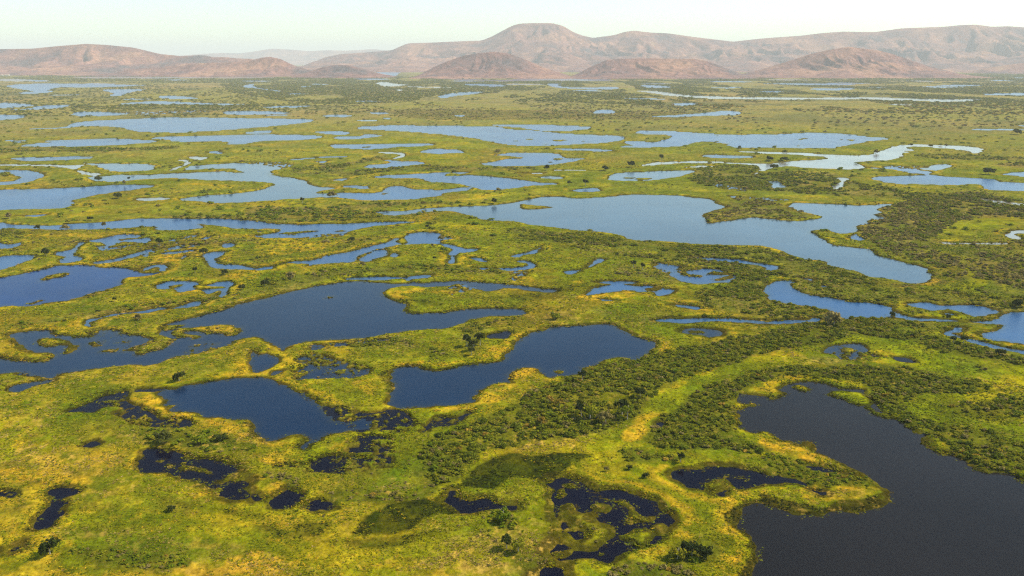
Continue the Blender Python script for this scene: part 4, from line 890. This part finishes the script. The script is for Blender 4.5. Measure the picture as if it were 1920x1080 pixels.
me = mesh_np('ground', verts, quads)
at = me.attributes.new('plants', 'FLOAT_COLOR', 'POINT')
at.data.foreach_set('color', np.concatenate([colr, np.ones((len(xf), 1))], 1).astype(np.float32).ravel())
at = me.attributes.new('dryness', 'FLOAT', 'POINT')
at.data.foreach_set('value', dryness.astype(np.float32))
me.materials.append(M_GROUND)
ground = bpy.data.objects.new('ground', me)
col.objects.link(ground)
tag(ground, 'green and golden wetland meadow floor of the floodplain', 'ground', kind='structure')

# ------------------------------------------------------------------ water: one flat sheet for each pond, lake or channel, lying between its banks
B = 3
nb_r, nb_t = (nr - 1) // B, (len(dense) - 1) // B
best = np.full((nb_r, nb_t), 1e9)
bid = np.full((nb_r, nb_t), -1, np.int64)
LD, PI2, MI2 = land_d.reshape(nr, nt), PID.reshape(nr, nt), MID_OF.reshape(nr, nt)
for a in range(B + 1):
    for c in range(B + 1):
        sl = (slice(a, a + nb_r * B, B), slice(c, c + nb_t * B, B))
        d = LD[sl]
        key = np.where((MI2[sl] >= 0), 1000 + MI2[sl], PI2[sl])
        up = (d < best) & (key >= 0)
        best[up] = d[up]
        bid[up] = key[up]
wetb = (best < 1.0) & (bid >= 0)
REGION_NOTE = [(250, 'small blue pool on the hazy far plain'), (345, 'small pool in the middle distance among green flats'), (470, 'small pool near the long channel and the great lagoon'), (640, 'small pool in the reedy middle ground'), (2000, 'small dark pool in the foreground meadow')]
pond_n = 0
for key in np.unique(bid[wetb]):
    br, bt = np.nonzero(wetb & (bid == key))
    qa = br * B * nt + bt * B
    q = np.stack([qa, qa + B * nt, qa + B * nt + B, qa + B], 1)
    u, inv = np.unique(q, return_inverse=True)
    v = np.stack([xf[u], yf[u], np.zeros(len(u))], 1)
    if key >= 1000:
        nm, tint, lab, (sh, s) = 'marsh_pool', 'd', None, MARSH[key - 1000][2:]
        vmean = np.mean([p[1] for p in P(s, *sh)])
        tint = 'd' if vmean > 700 else ('B' if vmean > 600 else 'b')
        lab, grp = ('dark marsh water broken by floating plants in the foreground' if vmean > 700 else 'shallow marsh water broken by plants beyond the near lagoons'), None
        grp = lab.replace('water', 'waters')
    else:
        nm, tint, lab, sh, s = WATER[key]
        grp = None
        if lab is None:
            vmean = np.mean([p[1] for p in P(s, *sh)])
            lab = next(t for lim, t in REGION_NOTE if vmean < lim)
            grp = lab.replace('pool', 'pools')
    pm = mesh_np(nm, v, inv.reshape(-1, 4), False)
    sa = pm.attributes.new('shallows', 'FLOAT', 'POINT')
    sa.data.foreach_set('value', (np.clip(np.exp((np.minimum(land_d[u], 0) + .5) / 2.0), 0, 1) * (.08 if tint in 'dk' else .5)).astype(np.float32))
    pm.materials.append(WMAT[tint])
    o = bpy.data.objects.new(nm, pm)
    col.objects.link(o)
    tag(o, lab, 'water', grp, 'structure')
    pond_n += 1
print('ponds', pond_n)

th_order = TH[:len(dense)]


def lookup(f, x, y):
    r, t = np.hypot(x, y), np.arctan2(x, y)
    i = np.clip(np.searchsorted(RR, r), 0, nr - 1)
    j = np.clip(np.searchsorted(th_order, t), 0, len(dense) - 1)
    return f[i * nt + j]


# ------------------------------------------------------------------ hills: crest lines at their real distance, with spurs and gullies
def crest_xyz(u, v, D):
    a, b = (u - 960) / FPX, (540 - v) / FPX
    dy, dz = CP + b * SP, b * CP - SP
    k = D / dy
    return a * k, CAM_H + dz * k


def hill(name, label, D, crest, front, back, nS, nT, seed, gully=0.45, base_pow=1.15, spur=900.):
    cu = np.array([p[0] for p in P(crest)]); cv = np.array([p[1] for p in P(crest)])
    u = np.linspace(cu[0], cu[-1], nS)
    v = np.interp(u, cu, cv)
    k = np.ones(5) / 5
    v = np.convolve(np.pad(v, 2, mode='edge'), k, 'valid')
    x, h = crest_xyz(u, v, D)
    h = np.maximum(h, 0)
    t = np.concatenate([np.linspace(-1, 0, int(nT * .72)), np.linspace(0, 1, int(nT * .28) + 1)[1:]])
    S, Tm = np.meshgrid(x, t, indexing='ij')
    Hh = np.repeat(h[:, None], len(t), 1)
    wob = fbm(S, Tm * 0 + seed * 31.0, spur * 3, seed + 5, 2) * 0.12
    yy = D + np.where(Tm < 0, Tm * front * (1 + wob), Tm * back)
    a = np.abs(Tm)
    prof = (1 - a) ** base_pow * (0.55 + 0.45 * (1 - a)) / 1.0
    # spurs running down the slope, bent by a slow warp
    wx = S + fbm(S, yy, spur * 1.4, seed + 9, 3) * spur * 0.8
    r1 = 1 - np.abs(fbm(wx, yy * 0.28, spur, seed + 1, 3))
    r2 = 1 - np.abs(fbm(wx, yy * 0.4, spur * .35, seed + 2, 3))
    cut = (0.9 * (1 - r1) + 0.6 * (1 - r2)) * gully * 1.45
    amp = np.clip(a * 3.2, 0, 1) * np.where(Tm < 0, 1, .6)
    z = Hh * prof * (1 - cut * amp) + fbm(S, yy, spur * .5, seed + 3, 3) * 0.05 * Hh * amp
    edge = np.clip(np.minimum(np.arange(nS), np.arange(nS)[::-1]) / 6.0, 0, 1)[:, None]
    z = z * edge - 2.0 - 6.0 * (a > 0.97)
    vv = np.stack([S.ravel() * (yy / D).ravel() if False else S.ravel(), yy.ravel(), z.ravel()], 1)
    n0 = len(t)
    i = (np.arange(nS - 1)[:, None] * n0 + np.arange(n0 - 1)[None, :])
    q = np.stack([i, i + n0, i + n0 + 1, i + 1], -1).reshape(-1, 4)
    hm = mesh_np(name, vv, q)
    hm.materials.append(M_HILL)
    o = bpy.data.objects.new(name, hm)
    col.objects.link(o)
    return tag(o, label, 'hill', kind='structure')


hill('hills', 'long reddish range on the left horizon', 17500, '-260,96 -120,95 0,92 60,91 100,87 160,82 200,84 250,89 300,101 340,105 380,103 400,107 425,107 440,109 470,110 520,120 560,131 600,136 660,139', 2600, 3000, 420, 90, 3, .42)
hill('hills', 'small conical reddish hill left of the gap', 14600, '130,142 200,138 260,128 330,124 370,118 430,117 470,113 490,108 505,106 525,110 550,122 580,131 600,137 640,142', 900, 1000, 220, 50, 11, .35, 1.1, 420.)
hill('hills', 'low rusty hill at the foot of the main range left of the gap', 13400, '545,143 575,136 600,127 630,121 655,122 680,128 700,135 720,139 745,143', 700, 700, 120, 40, 13, .3, 1.1, 350.)
hill('hills', 'main mountain range with the flat topped peak', 25500, '560,128 585,119 610,107 640,101 700,97 735,94 750,87 765,81 800,80 870,77 903,76 925,67 945,56 960,48 975,44 1000,43 1035,43 1055,48 1075,60 1090,66 1112,71 1150,66 1170,60 1188,57 1220,61 1250,62 1300,69 1375,78 1410,74 1440,71 1500,67 1540,62 1580,59 1640,60 1690,53 1740,51 1770,50 1800,47 1830,46 1860,50 1890,49 1920,51 2000,56 2120,62 2250,75', 7200, 5000, 760, 150, 17, .5, 1.0, 1100.)
hill('hills', 'domed front hill in the centre', 13600, '765,146 785,141 810,127 840,114 870,104 900,99 925,97 950,99 975,107 1000,118 1020,127 1040,133 1060,139 1080,146', 1300, 1300, 260, 70, 19, .3, .95, 480.)
hill('hills', 'broad flat topped front hill right of the domed one', 13300, '1060,146 1085,137 1110,124 1135,113 1160,110 1210,109 1260,110 1300,110 1320,113 1345,121 1370,131 1400,141 1420,147', 1200, 1200, 260, 70, 23, .35, .95, 450.)
hill('hills', 'pointed purplish front hill on the right', 14000, '1370,145 1400,137 1440,126 1480,114 1520,101 1550,94 1575,90 1590,87 1610,90 1640,93 1670,100 1700,110 1730,120 1770,131 1800,138 1830,143', 1500, 1500, 320, 80, 29, .4, .95, 560.)
hill('hills', 'low rise at the right frame edge', 17500, '1830,131 1860,126 1890,121 1925,117 1960,116 2020,122 2080,132', 900, 900, 120, 40, 31, .3, 1.1, 450.)
hill('hills', 'faint blue distant range behind the gap', 52000, '280,112 340,104 380,101 420,99 450,100 480,96 510,91 545,93 580,96 610,94 650,95 700,92 740,96 800,103 860,112', 5000, 5000, 200, 40, 37, .3, 1.0, 2500.)

# ------------------------------------------------------------------ shrubs and trees
def crown_mesh(name, seed, mat, n_clump=9, leaves=16, flat=0.75, leaf=0.2, lift=0.0):
    """clumps of leaf sprays spread through a crown of radius 0.5; gaps stay open between clumps"""
    rg = np.random.default_rng(seed)
    V, Q = [], []
    for c in range(n_clump):
        az, el = rg.uniform(0, 2 * math.pi), math.asin(rg.uniform(-0.1, 1))
        rad = rg.uniform(0.18, 0.40)
        cc = np.array([math.cos(az) * math.cos(el) * rad, math.sin(az) * math.cos(el) * rad, (math.sin(el) * rad + 0.22) * flat + lift])
        cr = rg.uniform(0.12, 0.21)
        for k in range(leaves):
            d = rg.normal(size=3); d /= np.linalg.norm(d)
            if d[2] < -0.35: d[2] *= -1
            p = cc + d * cr * rg.uniform(0.6, 1.05) * np.array([1, 1, .8])
            nrm = d + rg.normal(size=3) * 0.45; nrm /= np.linalg.norm(nrm)
            a = np.cross(nrm, rg.normal(size=3)); a /= np.linalg.norm(a)
            b = np.cross(nrm, a)
            s1, s2 = leaf * rg.uniform(.35, .7), leaf * rg.uniform(.2, .45)
            i = len(V)
            V += [p - a * s1, p + b * s2 - nrm * .02, p + a * s1, p - b * s2 - nrm * .02]
            Q.append([i, i + 1, i + 2, i + 3])
    me = mesh_np(name, np.array(V), np.array(Q), False)
    me.materials.append(mat)
    return me


def trunk_mesh(seed):
    """tapered, slightly bent trunk of height 1 with three limbs"""
    rg = np.random.default_rng(seed)
    V, Q = [], []

    def tube(p0, p1, r0, r1, seg=4, bend=0.03):
        n = 6
        base = len(V)
        for s in range(seg + 1):
            t = s / seg
            c = p0 + (p1 - p0) * t + np.array([math.sin(t * 3) * bend, math.cos(t * 2.2) * bend - bend, 0])
            r = r0 + (r1 - r0) * t
            for k in range(n):
                an = k / n * 2 * math.pi
                V.append(c + np.array([math.cos(an) * r, math.sin(an) * r, 0]))
        for s in range(seg):
            for k in range(n):
                a = base + s * n + k
                b = base + s * n + (k + 1) % n
                Q.append([a, b, b + n, a + n])
    top = np.array([rg.uniform(-.08, .08), rg.uniform(-.08, .08), 0.75])
    tube(np.array([0, 0, -0.03]), top, .035, .016, 5)
    for k in range(3):
        an = rg.uniform(0, 6.28)
        h = rg.uniform(.35, .6)
        tube(top * h / .75, top * h / .75 + np.array([math.cos(an) * .28, math.sin(an) * .28, .28]), .018, .007, 3)
    me = mesh_np('trunk', np.array(V), np.array(Q))
    me.materials.append(M_BARK)
    return me


SHRUB = [[crown_mesh('shrub', 100 + p * 10 + k, LEAF[p], 8, 14, 0.8, 0.26) for k in range(3)] for p in range(4)]
CLUMP = [crown_mesh('shrub', 300 + p, LEAF[p], 12, 12, 0.55, 0.22) for p in range(4)]
DARK = leaf_mat('dark_leaves', (0.030, 0.042, 0.006), (0.050, 0.062, 0.008), (0.075, 0.080, 0.012))
CROWN = [[crown_mesh('crown', 200 + p * 10 + k, DARK if p == 0 else LEAF[p], 15, 24, 0.8, 0.15) for k in range(2)] for p in range(4)]
TRUNKS = [trunk_mesh(400 + k) for k in range(4)]


def scatter(poly_uv, area_per, jit=0.0):
    pw = survey(smooth(poly_uv))
    x0, y0 = pw.min(0)
    x1, y1 = pw.max(0)
    n = int((x1 - x0) * (y1 - y0) / area_per)
    n = min(n, 250000)
    x, y = rng.uniform(x0, x1, n), rng.uniform(y0, y1, n)
    ok = sdist(x, y, pw) + fbm(x, y, 22, 91, 2) * 5 > 0
    x, y = x[ok], y[ok]
    ok = lookup(land_d, x, y) > 2.0
    return x[ok], y[ok]


def frame_uv(x, y, z=0.0):
    dx, dy, dz = x, y, z - CAM_H
    depth = dy * CP - dz * SP
    up = dy * SP + dz * CP
    return 960 + dx / depth * FPX, 540 - up / depth * FPX


near = []           # rows: x, y, size, palette, zone
for zi, (lab, size, per, pal, sh, s) in enumerate(THICKETS):
    x, y = scatter(P(s, *sh), per)
    keep = fbm(x, y, 18, 95, 3) > -0.58
    x, y = x[keep], y[keep]
    sz = size * (0.4 + 1.15 * rng.random(len(x)) ** 1.8)
    pp = np.where(rng.random(len(x)) < 0.22, rng.integers(0, 3, len(x)), pal)
    pp = np.where(rng.random(len(x)) < 0.015, 3, pp)
    near.append(np.stack([x, y, sz, pp, np.full(len(x), zi)], 1))
near = np.concatenate(near)
# loose bushes of the open meadow
m = 9000
mx, my = rng.uniform(-520, 520, m), rng.uniform(400, 1150, m)
ok = (lookup(land_d, mx, my) > 4) & (fbm(mx, my, 60, 97, 3) > 0.22) & (lookup(zone_w['lime'] + zone_w['reed'] + zone_w['gold'], mx, my) < 0.4)
mx, my = mx[ok], my[ok]
loose = np.stack([mx, my, rng.uniform(1.0, 2.8, len(mx)), rng.choice([0, 1, 2, 2], len(mx)), np.full(len(mx), -1)], 1)

u, v = frame_uv(near[:, 0], near[:, 1])
seen = (u > 8) & (u < 1912) & (v < 1070) & (near[:, 2] > 2.0)
app = np.where(seen, near[:, 2] / np.hypot(near[:, 0], near[:, 1]), 0)
order = np.argsort(-app)
sel, other = order[:290], order[290:]
first = {}
MARKS = [('the tall pale trunked trees', 1130, 785), ('the yellow crowned trees', 1040, 765), ('the orange crowned tree', 1012, 796), ('the dark reed bed', 890, 880), ('its lower left end', 800, 880), ('its left rim', 860, 815), ('the centre lagoon', 1010, 725), ('its dark middle tree', 1195, 745), ('its middle stretch', 1290, 690), ('its far right bend', 1480, 635),
         ('the tan clearing', 1090, 820), ('the west bays of the lagoon', 1370, 780), ('the small dark pool', 1245, 790), ('the lagoon head', 1500, 705), ('the east shore', 1800, 840), ('the green clearing', 1720, 755), ('the right frame edge', 1900, 860), ('its left corner', 1230, 825), ('the bottom frame edge', 1200, 1070), ('the large bottom tree', 1300, 1040), ('the lower left corner tree', 150, 1040), ('its right half', 300, 1050), ('its middle', 230, 1045), ('the bottom middle trees', 950, 1010), ('the green bush tree', 378, 833), ('the broad bush tree', 306, 834), ('the arched pool', 1290, 865), ('the wedge pool', 620, 930), ('the four sided pool', 530, 900), ('the spit tip', 1620, 905), ('the spit base', 1460, 870)]
MW = survey([(a, b) for _, a, b in MARKS])


def shrub_label(x, y, s, p, z):
    place = THICKETS[int(z)][0]
    word = ('dark olive', 'leafy green', 'brownish grey', 'yellow')[int(p)]
    size = 'small ' if s < 4.4 else ('large ' if s > 5.6 else 'middling ')
    near_to = MARKS[int(np.argmin((MW[:, 0] - x) ** 2 + (MW[:, 1] - y) ** 2))][0]
    lab = size + word + ' shrub ' + place + ' near ' + near_to
    return lab, word + ' shrubs ' + place + ' near ' + near_to


for i in sel:
    x, y, s, p, z = near[i]
    k = random.randrange(3)
    me = SHRUB[int(p)][k]
    o = bpy.data.objects.new('shrub', me)
    gz = float(lookup(Z, np.array([x]), np.array([y]))[0])
    o.location = (x, y, gz - 0.12)
    hs = random.uniform(.5, .9)
    o.scale = (s, s, s * hs)
    o.rotation_euler = (0, 0, random.uniform(0, 6.28))
    col.objects.link(o)
    lab, grp = shrub_label(x, y, s, p, z)
    tag(o, lab, 'shrub', grp)
    first.setdefault((int(p), k), o)
for p in range(4):                       # every mesh kind needs one planted shrub that the masses are grown from
    for k in range(3):
        if (p, k) not in first:
            i = next(j for j in other if near[j, 2] > 0)
            x, y, s, _, z = near[i]
            other = other[other != i]
            o = bpy.data.objects.new('shrub', SHRUB[p][k])
            o.location = (x, y, float(lookup(Z, np.array([x]), np.array([y]))[0]) - 0.12)
            o.scale = (s, s, s * .9)
            col.objects.link(o)
            lab, grp = shrub_label(x, y, s, p, z)
            tag(o, lab, 'shrub', grp)
            first[(p, k)] = o


def grow(name, label, rows, sources, pick, hscale=(.42, .85), sink=0.12, afloat=False):
    """one mass of plants: points carrying size, turn and kind, grown by geometry nodes"""
    n = len(rows)
    gz = lookup(Z, rows[:, 0], rows[:, 1]) if not afloat else np.full(n, 0.02)
    me = bpy.data.meshes.new(name)
    me.vertices.add(n)
    me.vertices.foreach_set('co', np.stack([rows[:, 0], rows[:, 1], gz - sink], 1).astype(np.float32).ravel())
    sc = np.stack([rows[:, 2], rows[:, 2], rows[:, 2] * rng.uniform(*hscale, n)], 1)
    a = me.attributes.new('plant_size', 'FLOAT_VECTOR', 'POINT'); a.data.foreach_set('vector', sc.astype(np.float32).ravel())
    rot = np.zeros((n, 3)); rot[:, 2] = rng.uniform(0, 6.28, n)
    a = me.attributes.new('plant_turn', 'FLOAT_VECTOR', 'POINT'); a.data.foreach_set('vector', rot.astype(np.float32).ravel())
    a = me.attributes.new('plant_kind', 'INT', 'POINT'); a.data.foreach_set('value', pick.astype(np.int32))
    me.update()
    o = bpy.data.objects.new(name, me)
    col.objects.link(o)
    ng = bpy.data.node_groups.new(name, 'GeometryNodeTree')
    ng.interface.new_socket('Geometry', in_out='INPUT', socket_type='NodeSocketGeometry')
    ng.interface.new_socket('Geometry', in_out='OUTPUT', socket_type='NodeSocketGeometry')
    nd, lk = ng.nodes, ng.links
    gi, go = nd.new('NodeGroupInput'), nd.new('NodeGroupOutput')
    ins = nd.new('GeometryNodeInstanceOnPoints')
    ins.inputs['Pick Instance'].default_value = True
    jn = nd.new('GeometryNodeJoinGeometry')
    for s in reversed(sources):
        oi = nd.new('GeometryNodeObjectInfo')
        oi.transform_space = 'ORIGINAL'
        oi.inputs['Object'].default_value = s
        oi.inputs['As Instance'].default_value = True
        lk.new(oi.outputs['Geometry'], jn.inputs[0])
    lk.new(gi.outputs[0], ins.inputs['Points'])
    lk.new(jn.outputs[0], ins.inputs['Instance'])
    for attr, typ, sock in (('plant_size', 'FLOAT_VECTOR', 'Scale'), ('plant_turn', 'FLOAT_VECTOR', 'Rotation'), ('plant_kind', 'INT', 'Instance Index')):
        na = nd.new('GeometryNodeInputNamedAttribute')
        na.data_type = typ
        na.inputs['Name'].default_value = attr
        out = next(s for s in na.outputs if s.enabled and s.name == 'Attribute')
        lk.new(out, ins.inputs[sock])
    lk.new(ins.outputs[0], go.inputs[0])
    md = o.modifiers.new('grow', 'NODES')
    md.node_group = ng
    return tag(o, label, 'vegetation', kind='stuff')


SRC = [first[(p, k)] for p in range(4) for k in range(3)]


def kinds(rows): return rows[:, 3].astype(int) * 3 + rng.integers(0, 3, len(rows))


rest_near = np.concatenate([near[other], loose])
print('near shrubs', len(near), 'loose', len(loose))
grow('thicket', 'mass of olive and green shrubs filling the foreground thickets', rest_near, SRC, kinds(rest_near))
mid = []
for size, per, pal, sh, s in MID:
    x, y = scatter(P(s, *sh), per)
    keep = fbm(x, y, 45, 96, 3) + 0.5 * fbm(x, y, 14, 94, 2) > -0.12
    x, y = x[keep], y[keep]
    pp = np.where(rng.random(len(x)) < 0.35, rng.integers(0, 3, len(x)), pal)
    mid.append(np.stack([x, y, size * rng.uniform(0.5, 1.5, len(x)) ** 1.3, pp], 1))
m = 26000
mx, my = rng.uniform(-1700, 1700, m), rng.uniform(800, 2600, m)
ok = (np.abs(mx) < my * 0.66) & (lookup(land_d, mx, my) > 5) & (fbm(mx, my, 130, 98, 4) > 0.16) & (lookup(zone_w['lime'], mx, my) < 0.5)
mx, my = mx[ok], my[ok]
mid.append(np.stack([mx, my, rng.uniform(2.0, 5.0, len(mx)), rng.choice([0, 1, 2], len(mx))], 1))
mid = np.concatenate(mid)
print('mid shrubs', len(mid))
grow('scrub', 'mass of scrub and bushes along the banks of the middle distance', mid, SRC, kinds(mid), (.4, .8))
far = []
for size, per, pal, sh, s in FAR:
    x, y = scatter(P(s, *sh), per * 1.0)
    keep = fbm(x, y * .25, 260, 99, 3) > -0.25
    x, y = x[keep], y[keep]
    pp = np.where(rng.random(len(x)) < 0.25, rng.integers(0, 3, len(x)), pal)
    if pal == 3: pp = np.where(rng.random(len(x)) < 0.55, 0, pp)
    far.append(np.stack([x, y, size * rng.uniform(0.5, 1.7, len(x)), pp], 1))
far = np.concatenate(far)
print('far clumps', len(far))
grow('distant_wood', 'dark woods spread over the hazy far plain below the hills', far, SRC, kinds(far), (.35, .65), 0.3)

# ------------------------------------------------------------------ tall grass tussocks and floating plants
def tuft_mesh(seed, mat):
    rg = np.random.default_rng(seed)
    V, Q = [], []
    for k in range(9):
        a = rg.uniform(0, 6.28); r = rg.uniform(0, .38)
        b = np.array([math.cos(a) * r, math.sin(a) * r, 0]); t = rg.uniform(0, 6.28)
        d = np.array([math.cos(t), math.sin(t), 0]) * rg.uniform(.14, .28)
        up = np.array([rg.normal() * .34, rg.normal() * .34, rg.uniform(.22, .5)])
        i = len(V)
        V += [b - d, b + d, b + d * .6 + up, b - d * .6 + up * .9]
        Q.append([i, i + 1, i + 2, i + 3])
    me = mesh_np('grass_tuft', np.array(V), np.array(Q), False)
    me.materials.append(mat)
    return me


def pad_mesh(seed, mat):
    rg = np.random.default_rng(seed)
    V, Q = [], []
    for k in range(5):
        c = rg.normal(size=2) * .26; r = rg.uniform(.12, .26); i = len(V)
        for j in range(4):
            a = j * 1.57 + rg.uniform(0, .8)
            V.append((c[0] + math.cos(a) * r * rg.uniform(.7, 1.3), c[1] + math.sin(a) * r * rg.uniform(.7, 1.3), .02 + .01 * k + rg.uniform(0, .05)))
        Q.append([i, i + 1, i + 2, i + 3])
    me = mesh_np('floating_plant', np.array(V), np.array(Q), False)
    me.materials.append(mat)
    return me


GRASS = [leaf_mat('lime_grass', (.19, .195, .002), (.25, .235, .003), (.31, .265, .004)), leaf_mat('green_grass', (.105, .135, .003), (.15, .172, .003), (.205, .205, .004)),
         leaf_mat('gold_grass', (.36, .26, .008), (.52, .33, .012), (.60, .38, .03)), leaf_mat('straw_grass', (.26, .18, .05), (.36, .24, .07), (.44, .31, .12)), leaf_mat('reed_grass', (.020, .028, .002), (.034, .042, .003), (.055, .054, .004))]
PADS = [leaf_mat('brown_pads', (.030, .022, .006), (.060, .042, .008), (.11, .085, .012)), leaf_mat('green_pads', (.11, .14, .008), (.16, .18, .010), (.22, .21, .012))]


def source_plants(name, meshes, label, spots):
    out = []
    for me, (x, y) in zip(meshes, spots):
        o = bpy.data.objects.new(name, me)
        o.location = (x, y, max(0.0, float(lookup(Z, np.array([x]), np.array([y]))[0])))
        o.scale = (1.6, 1.6, 1.4)
        col.objects.link(o)
        tag(o, label, 'grass', kind='stuff')
        out.append(o)
    return out


TUFTS = [tuft_mesh(500 + i * 2 + k, GRASS[i]) for i in range(5) for k in range(2)]
tuft_src = source_plants('grass_tuft', TUFTS, 'tall grass tuft on the lower left meadow', survey([(200 + 17 * i, 985 + (i * 7) % 19) for i in range(10)]))
pad_src = source_plants('floating_plant', [pad_mesh(560 + k, PADS[k // 2]) for k in range(4)], 'floating leaves in the black marsh pool at the bottom', survey([(1140 + 6 * i, 985 + 5 * i) for i in range(4)]))
m = 400000
rad = np.exp(rng.uniform(math.log(400), math.log(1500), m)); ang = rng.uniform(-R(34), R(34), m)
tx, ty = rad * np.sin(ang), rad * np.cos(ang)
d = lookup(land_d, tx, ty)
dens = fbm(tx, ty, 9, 111, 2) + 0.6 * fbm(tx, ty, 40, 113, 2)
ok = (d > 0.4) & (rng.random(m) > .55 * lookup(zone_w['lime'], tx, ty)) & (dens > -0.2) & (lookup(zone_w['thicket_shade'], tx, ty) < .5) & (rng.random(m) < np.clip(1.15 - rad / 2200, .3, 1))
tx, ty, d, rad = tx[ok], ty[ok], d[ok], rad[ok]
rn = rng.random(len(tx))
gk = np.where(rn + 0.45 * lookup(n2, tx, ty) - 0.8 * lookup(lush, tx, ty) > .38, 0, 1)
zl = {k: lookup(zone_w.get(k, z0), tx, ty) for k in ('gold', 'tan', 'reed', 'lime', 'sedge')}
gzl, dl = lookup(gz_map, tx, ty), lookup(dryness, tx, ty)
gk = np.where(rng.random(len(tx)) < zl['lime'] * .6, np.where(rng.random(len(tx)) < .5, 0, 1), gk)
gk = np.where(rng.random(len(tx)) < gzl * .7, 2, gk)
gk = np.where(rng.random(len(tx)) < np.clip(dl - .1, 0, 1) * .3 + zl['tan'] * .35, 3, gk)
gk = np.where((rng.random(len(tx)) < np.maximum(zl['reed'], zl['sedge']) * .93) | ((d < 4.5) & (rng.random(len(tx)) < .45)), 4, gk)
rows = np.stack([tx, ty, rng.uniform(.7, 1.7, len(tx)) * np.clip(rad / 620, .8, 2.2), gk], 1)
print('tufts', len(rows))
grow('tall_grass', 'tall lime, golden and straw coloured grass over the near meadows', rows, tuft_src, gk * 2 + rng.integers(0, 2, len(gk)), (.4, .75), 0.06)
m = 160000
rad = np.exp(rng.uniform(math.log(420), math.log(1100), m)); ang = rng.uniform(-R(34), R(34), m)
fx, fy = rad * np.sin(ang), rad * np.cos(ang)
d, mz = lookup(land_d, fx, fy), lookup(MZONE, fx, fy)
pd = fbm(fx, fy, 8, 121, 3)
ok = (d < 0.3) & (((mz > .3) & (pd > .18)) | ((d > -3.0) & (pd > .12)))
fx, fy = fx[ok], fy[ok]
rows = np.stack([fx, fy, rng.uniform(.6, 1.8, len(fx)), np.zeros(len(fx))], 1)
print('pads', len(rows))
fp = grow('floating_plants', 'floating leaves and dead stems scattered over the dark marsh water', rows, pad_src, np.where(rng.random(len(rows)) < .62, 0, 2) + rng.integers(0, 2, len(rows)), (.9, 1.1), 0.0, True)

for i, (lab, u, v, h, w, kind) in enumerate(TREES):
    h, w = h * 1.0, w * 0.98
    (x, y), = survey([(u, v)])
    t = bpy.data.objects.new('tree', None)
    gz = float(lookup(Z, np.array([x]), np.array([y]))[0])
    t.location = (x, y, max(gz, 0.2) - .1)
    t.rotation_euler = (0, 0, random.uniform(0, 6.28))
    t.empty_display_size = 2
    col.objects.link(t)
    tag(t, lab, 'tree')
    tr = bpy.data.objects.new('trunk', TRUNKS[i % 4]); tr.parent = t
    tr.scale = (h, h, h)
    col.objects.link(tr)
    cr = bpy.data.objects.new('crown', CROWN[kind][i % 2]); cr.parent = t
    low = 0.30 if h > w * .85 else 0.05
    cr.location = (0, 0, h * low)
    cr.scale = (w, w, h * (1 - low) / 0.62)
    col.objects.link(cr)

# ------------------------------------------------------------------ the white farm building under the left hills
def box(name, size, loc, mat, parent):
    sx, sy, sz = (s / 2 for s in size)
    v = np.array([(a * sx, b * sy, c * sz) for a in (-1, 1) for b in (-1, 1) for c in (-1, 1)])
    q = np.array([(0, 1, 3, 2), (4, 6, 7, 5), (0, 4, 5, 1), (2, 3, 7, 6), (0, 2, 6, 4), (1, 5, 7, 3)])
    b = mesh_np(name, v, q, False)
    b.materials.append(mat)
    o = bpy.data.objects.new(name, b)
    o.location = loc
    o.parent = parent
    col.objects.link(o)
    return o


def gable(name, size, loc, mat, parent):
    L, Wd, H = size
    v = np.array([(-L / 2, -Wd / 2, 0), (L / 2, -Wd / 2, 0), (L / 2, Wd / 2, 0), (-L / 2, Wd / 2, 0), (-L / 2, 0, H), (L / 2, 0, H)])
    me = bpy.data.meshes.new(name)
    me.from_pydata(v.tolist(), [], [(0, 1, 5, 4), (2, 3, 4, 5), (0, 4, 3), (1, 2, 5), (3, 2, 1, 0)])
    me.materials.append(mat)
    o = bpy.data.objects.new(name, me)
    o.location = loc
    o.parent = parent
    col.objects.link(o)
    return o


M_WHITE = plain_mat('white_wall', (0.8, 0.78, 0.74))
M_TILE = plain_mat('clay_tiles', (0.5, 0.28, 0.16))
for lab, u, L in (('long white farm building under the left hills', 13, 75.0), ('small white farm building left of the long one', 4, 30.0)):
    (x, y), = survey([(u, 141.5)])
    hb = bpy.data.objects.new('farm_building', None)
    hb.location = (x, y, 0.5)
    col.objects.link(hb)
    tag(hb, lab, 'building', 'white farm buildings at the hill foot')
    box('wall', (L, 18, 14), (0, 0, 7), M_WHITE, hb)
    gable('roof', (L + 3, 22, 7), (0, 0, 14.0), M_TILE, hb)

# ------------------------------------------------------------------ the hazy air
HZ = 86000.0
v = np.array([(a * HZ, b * HZ, c) for a in (-1, 1) for b in (-1, 1) for c in (-9.5, 1400.0)])
q = np.array([(0, 1, 3, 2), (4, 6, 7, 5), (0, 4, 5, 1), (2, 3, 7, 6), (0, 2, 6, 4), (1, 5, 7, 3)])
hm = mesh_np('haze', v, q, False)
m, n, l = new_mat('hazy_air')
out = N(n, 'ShaderNodeOutputMaterial')
pv = N(n, 'ShaderNodeVolumePrincipled')
pv.inputs['Color'].default_value = (0.985, 1.0, 0.955, 1)
pv.inputs['Density'].default_value = HAZE
pv.inputs['Anisotropy'].default_value = 0.0
l.new(pv.outputs[0], out.inputs['Volume'])
hm.materials.append(m)
hz = bpy.data.objects.new('haze', hm)
hz.display_type = 'WIRE'
col.objects.link(hz)
tag(hz, 'pale summer haze over the whole floodplain', 'haze', kind='stuff')
